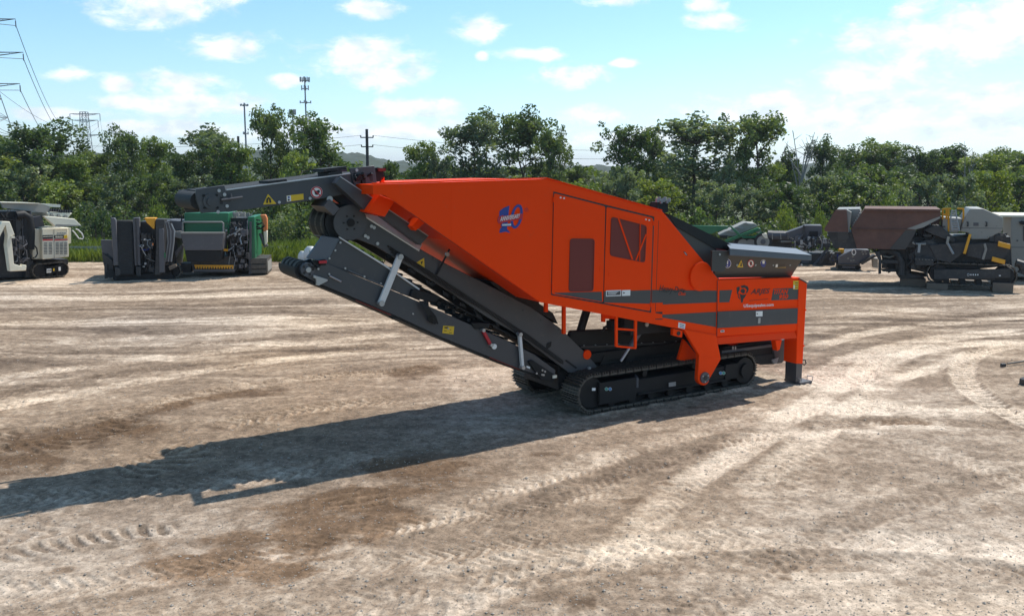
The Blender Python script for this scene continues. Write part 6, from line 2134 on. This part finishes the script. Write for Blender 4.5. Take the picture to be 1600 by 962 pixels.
def tree_meshes(seed, height, spread, nlimb, per, leaf, kind, low=.22):
    r = np.random.default_rng(seed)
    limbs, cs, rad = grow(r, height, spread, nlimb, low)
    mb = MB()
    for pts, ra, rb in limbs:
        mb.tube(pts, ra, 6 if ra > .08 else 4, rb)
    trunk = mb.mesh('trunk', 'bark')
    crown = leaf_mesh('crown', cs, [q * height / 9 for q in rad], per, leaf, r, LEAF[kind])
    return trunk, crown


PROTO = {'full': [tree_meshes(1, 9, 2.6, 17, 75, .115, 'dark', .20), tree_meshes(2, 9, 2.4, 16, 70, .115, 'mid', .22), tree_meshes(3, 9, 2.9, 19, 70, .12, 'dark', .16)],
         'open': [tree_meshes(4, 9, 2.5, 13, 60, .12, 'dark', .36), tree_meshes(5, 9, 2.3, 12, 58, .12, 'grey', .34)],
         'young': [tree_meshes(6, 6, 1.9, 14, 75, .11, 'mid', .10), tree_meshes(7, 6, 2.1, 15, 75, .11, 'grey', .08), tree_meshes(8, 6, 2.0, 14, 75, .11, 'lime', .10), tree_meshes(9, 6, 2.1, 15, 75, .11, 'dark', .08)]}


def bush_meshes(seed, kind):
    r = np.random.default_rng(seed)
    cs, rad, mb = [], [], MB()
    for k in range(15):
        a, q = r.random() * 6.28, r.random() ** .5
        e = np.array([1.25 * q * math.cos(a), 1.0 * q * math.sin(a), (.35 + 1.5 * r.random()) * (1.15 - .55 * q)])
        cs.append(e)
        rad.append(.34 + .24 * r.random())
        mb.tube([(.2 * math.cos(a), .2 * math.sin(a), -.1), e * .6, e], .03, 4, .008)
    return mb.mesh('stems', 'bark'), leaf_mesh('foliage', cs, rad, 95, .075, r, LEAF[kind])


BUSH = [bush_meshes(31, 'dark'), bush_meshes(32, 'mid'), bush_meshes(33, 'grey'), bush_meshes(34, 'lime'), bush_meshes(35, 'dark')]
rt = np.random.default_rng(77)


def put_tree(px, ytop, wpx, Y, kind, v, label, name='broadleaf_tree', group='trees behind the yard'):
    zb = -0.2 if Y < 50 else -1.5
    c = B(px, ytop, Y)
    tr, cr = PROTO[kind][v % len(PROTO[kind])]
    co = np.empty(len(cr.vertices) * 3, np.float32)
    cr.vertices.foreach_get('co', co)
    co = co.reshape(-1, 3)
    hz = np.percentile(co[:, 2], 98.5)
    wx = np.percentile(np.abs(co[:, 0]), 97) * 2
    sz = (c[2] - zb) / hz
    sx = (wpx / FPX * Y) / wx
    sx = max(sx, .45 * sz)
    o = empty(name, (c[0], Y, zb), 0, label, 'tree', group)
    o.scale = (sx, sx, sz)
    o.rotation_euler = (0, 0, rt.random() * 6.28)
    link('trunk', tr, o)
    link('crown', cr, o)
    return o


TALL = [(55, 197, 130, 62, 'full', 0, 'large dark tree with rounded top at the left edge'),
        (5, 215, 90, 66, 'full', 1, 'tree cut by the left edge beside the large dark one'),
        (108, 246, 60, 60, 'full', 1, 'lower tree in front of the middle pylon'),
        (150, 236, 70, 66, 'full', 2, 'bushy tree just right of the middle pylon'),
        (200, 208, 75, 64, 'full', 0, 'tree with twin domed top left of the short pole'),
        (236, 218, 55, 68, 'full', 1, 'narrow tree enclosing the short pole'),
        (288, 236, 70, 60, 'full', 2, 'mid-height tree above the black machine'),
        (322, 205, 88, 64, 'open', 1, 'leaning open tree above the green crusher'),
        (362, 226, 60, 60, 'full', 1, 'leafy tree under the flat-topped cell tower'),
        (418, 173, 70, 66, 'open', 0, 'tall sparse tree between the two shorter cell towers'),
        (455, 240, 60, 58, 'young', 0, 'bright small tree under the compact cell tower'),
        (504, 189, 84, 66, 'full', 1, 'tall tree just right of the tallest cell tower'),
        (545, 262, 50, 72, 'young', 3, 'low dark tree left of the utility pole'),
        (612, 256, 46, 70, 'young', 0, 'small pointed tree right of the utility pole'),
        (662, 226, 58, 66, 'full', 1, 'mid-height tree above the nose of the orange housing'),
        (690, 243, 50, 62, 'young', 1, 'greyish tree right of the mid-height one above the housing nose'),
        (742, 191, 72, 68, 'open', 1, 'tall tree on the left of the central clump'),
        (810, 178, 112, 70, 'full', 2, 'tallest broad dark tree of the central clump'),
        (862, 204, 55, 66, 'open', 0, 'slender tree on the right of the central clump'),
        (905, 262, 60, 74, 'young', 3, 'low tree right of the central clump'),
        (940, 274, 50, 62, 'young', 1, 'low grey-green tree by the thin dead trunk'),
        (985, 200, 72, 66, 'full', 1, 'upright tree left of the wide spreading one right of centre'),
        (1025, 214, 60, 72, 'full', 0, 'tree filling the gap left of the wide spreading one'),
        (1084, 187, 112, 66, 'open', 1, 'wide spreading tree right of centre'),
        (1190, 182, 96, 64, 'open', 0, 'tall dark open-crowned tree left of the bare dead tree'),
        (1140, 250, 60, 62, 'young', 1, 'low grey tree below the wide spreading one'),
        (1238, 240, 50, 68, 'young', 3, 'small dark tree at the foot of the bare dead tree'),
        (1290, 222, 54, 72, 'full', 0, 'slender tree just right of the bare dead tree'),
        (1340, 233, 80, 80, 'full', 2, 'round tree left of the bushy right-hand row'),
        (1392, 224, 84, 80, 'full', 1, 'highest tree of the right-hand row'),
        (1440, 236, 70, 78, 'full', 0, 'tree in the middle of the right-hand row'),
        (1490, 230, 70, 80, 'open', 0, 'tree with ragged top beside the slanting dead branch'),
        (1540, 244, 74, 72, 'full', 1, 'lighter round tree above the power cabinet'),
        (1590, 236, 90, 78, 'full', 2, 'dark tree at the right edge'),
        (1650, 232, 100, 76, 'full', 0, 'tree beyond the right edge'),
        (-55, 205, 110, 66, 'full', 2, 'tree beyond the left edge')]
for t in TALL:
    put_tree(*t)
TONE = {0: 'mid green', 1: 'grey-green', 2: 'bright yellow-green', 3: 'dark green'}
BTONE = ['dark', 'mid green', 'grey-green', 'lime', 'dense dark']


def nth(k):
    one = ['', 'first', 'second', 'third', 'fourth', 'fifth', 'sixth', 'seventh', 'eighth', 'ninth', 'tenth', 'eleventh', 'twelfth', 'thirteenth',
           'fourteenth', 'fifteenth', 'sixteenth', 'seventeenth', 'eighteenth', 'nineteenth']
    q, r = divmod(k + 1, 10)
    if k + 1 < 20:
        w = one[k + 1]
    else:
        w = ['twent', 'thirt', 'fort', 'fift', 'sixt'][q - 2] + ('ieth' if r == 0 else 'y-' + one[r])
    return f"{w} from the left"


# understorey trees
for k, px in enumerate(range(-60, 1681, 42)):
    yt = 292 + rt.normal() * 12 - (16 if px > 1240 else 0) - (14 if px < 420 else 0)
    v = int(rt.choice([0, 1, 1, 3, 3, 0, 1, 3, 3, 1, 2]))
    put_tree(px + rt.normal() * 9, yt, 70 + rt.random() * 30, 55 + rt.random() * 5, 'young', v,
             f'{TONE[v]} understorey tree in the row behind the machines, {nth(k)}', 'small_tree', 'understorey trees')
for k, px in enumerate(range(-40, 1681, 58)):
    yt = 268 + rt.normal() * 9 - (14 if px > 1240 else 0)
    v = int(rt.choice([0, 1, 3, 3]))
    put_tree(px + rt.normal() * 12, yt, 74 + rt.random() * 30, 72 + rt.random() * 10, 'young', v,
             f'{TONE[v]} back row tree showing between the tall trees, {nth(k)}', 'small_tree', 'back row trees')
def put_bush(px, ytop, Y, v, label, wpx, group):
    zb = -0.25 if Y < 52 else -1.0
    c = B(px, ytop, Y)
    st, fo = BUSH[v]
    sz = (c[2] - zb) / 2.0
    sx = (wpx / FPX * Y) / 2.7
    o = empty('shrub', (c[0], Y, zb), 0, label, 'shrub', group)
    o.scale = (sx, sx, sz)
    o.rotation_euler = (0, 0, rt.random() * 6.28)
    link('stems', st, o)
    link('foliage', fo, o)


for k, px in enumerate(range(-50, 1681, 30)):
    yt = 335 + rt.normal() * 14
    v = int(rt.choice([0, 1, 2, 2, 4, 4]))
    put_bush(px + rt.normal() * 6, yt, 49 + rt.random() * 4, v, f'{BTONE[v]} shrub in the thicket along the yard edge, {nth(k)}', 64 + rt.random() * 26, 'thicket shrubs')
put_bush(1234, 313, 47.5, 3, 'bright lime shrub left of the rusty flap', 52, None)
put_bush(1285, 318, 47.5, 3, 'small bright lime shrub just behind the rusty flap', 30, None)
put_bush(1384, 292, 53, 3, 'yellow-green shrub above the rusty hopper', 52, None)
put_bush(450, 268, 54, 3, 'bright yellow-green shrub above the magnet', 54, None)
put_bush(250, 305, 47.8, 3, 'yellow-green shrub above the black machine', 50, None)
put_bush(118, 345, 45.6, 1, 'green shrub right of the cream crusher', 40, None)
put_bush(1470, 300, 54, 3, 'pale green shrub behind the pale magnet housing', 60, None)

# dead trees
def dead_tree(px, ytop, Y, label, seed, spread, n):
    r = np.random.default_rng(seed)
    c = B(px, ytop, Y)
    Ht = c[2] + 1.5
    root = empty('dead_tree', (c[0], Y, -1.5), 0, label, 'tree')
    mb = MB()
    mb.tube([(0, 0, 0), (.1, 0, Ht * .4), (0, 0, Ht * .62)], .14, 7, .07)
    mb.build('trunk', 'deadwood', root)
    for k in range(n):
        a = r.uniform(-1, 1)
        z0 = Ht * r.uniform(.35, .62)
        e = np.array([a * spread, r.normal() * .4, Ht * r.uniform(.8, 1.0) - abs(a) * .5])
        b_ = MB()
        mid = np.array([a * spread * .45, e[1] * .4, (z0 + e[2]) / 2])
        b_.tube([(0, 0, z0), mid, e], .06, 5, .018)
        for q in range(4):
            s = mid + (e - mid) * r.random()
            b_.tube([s, s + r.normal(size=3) * np.array([.5, .4, .3]) + (0, 0, .6)], .025, 4, .008)
        b_.build('branch', 'deadwood', root)


dead_tree(1256, 198, 63, 'bare dead tree with upright grey branches', 3, 1.3, 7)
dead_tree(934, 252, 60, 'thin bare dead trunk right of the central clump', 4, .25, 3)
dead_tree(1512, 231, 70, 'slanting bare branch above the right-hand row', 6, .9, 3)

# grass and weeds along the yard edge
def weeds(x0, x1, y0, y1, n, hmax, seed):
    r = np.random.default_rng(seed)
    x, y = r.uniform(x0, x1, n), r.uniform(y0, y1, n)
    d = fbm(x * .6, y * .6, seed, 3)
    keep = d > .38
    x, y, d = x[keep], y[keep], d[keep]
    n = len(x)
    hh = hmax * (.3 + .9 * r.random(n)) * (.5 + d)
    a = r.uniform(0, 6.28, n)
    w = .018 + .02 * r.random(n)
    lean = r.normal(size=(n, 2)) * .25 * hh[:, None]
    b = np.stack([x, y, np.full(n, -.12)], 1)
    s = np.stack([np.cos(a) * w, np.sin(a) * w, np.zeros(n)], 1)
    m_ = b + np.concatenate([lean * .35, (hh * .6)[:, None]], 1)
    t = b + np.concatenate([lean, hh[:, None]], 1)
    V = np.stack([b - s, b + s, m_ + s * .8, t, m_ - s * .8], 1).reshape(-1, 3)
    F = np.arange(5 * n).reshape(-1, 5)
    me = np_mesh('weeds', V, F, LEAF['lime'], False)
    at = me.attributes.new('tint', 'FLOAT', 'POINT')
    at.data.foreach_set('value', np.repeat(np.clip(r.random(n) * .8, 0, 1), 5).astype(np.float32))
    o = link('weeds', me)
    tag(o, 'tall bright weeds and grass along the far edge of the yard', 'weeds', kind='stuff')


weeds(-26, -6, 42.2, 48, 22000, .70, 5)

# ------------------------------------------------------------------ air
hz = bpy.data.materials.new('haze')
hz.use_nodes = True
hn, hl = hz.node_tree.nodes, hz.node_tree.links
hn.remove(hn['Principled BSDF'])
pv = hn.new('ShaderNodeVolumePrincipled')
pv.inputs['Color'].default_value = (0.80, 0.88, 1.0, 1)
pv.inputs['Density'].default_value = 0.00022
pv.inputs['Anisotropy'].default_value = 0.2
hl.new(pv.outputs[0], hn['Material Output'].inputs['Volume'])
ho = MB().box(-3100, 3100, -320, 4300, -6, 70).build('haze', hz)
tag(ho, 'thin blue summer haze over the whole landscape', 'haze', kind='stuff')
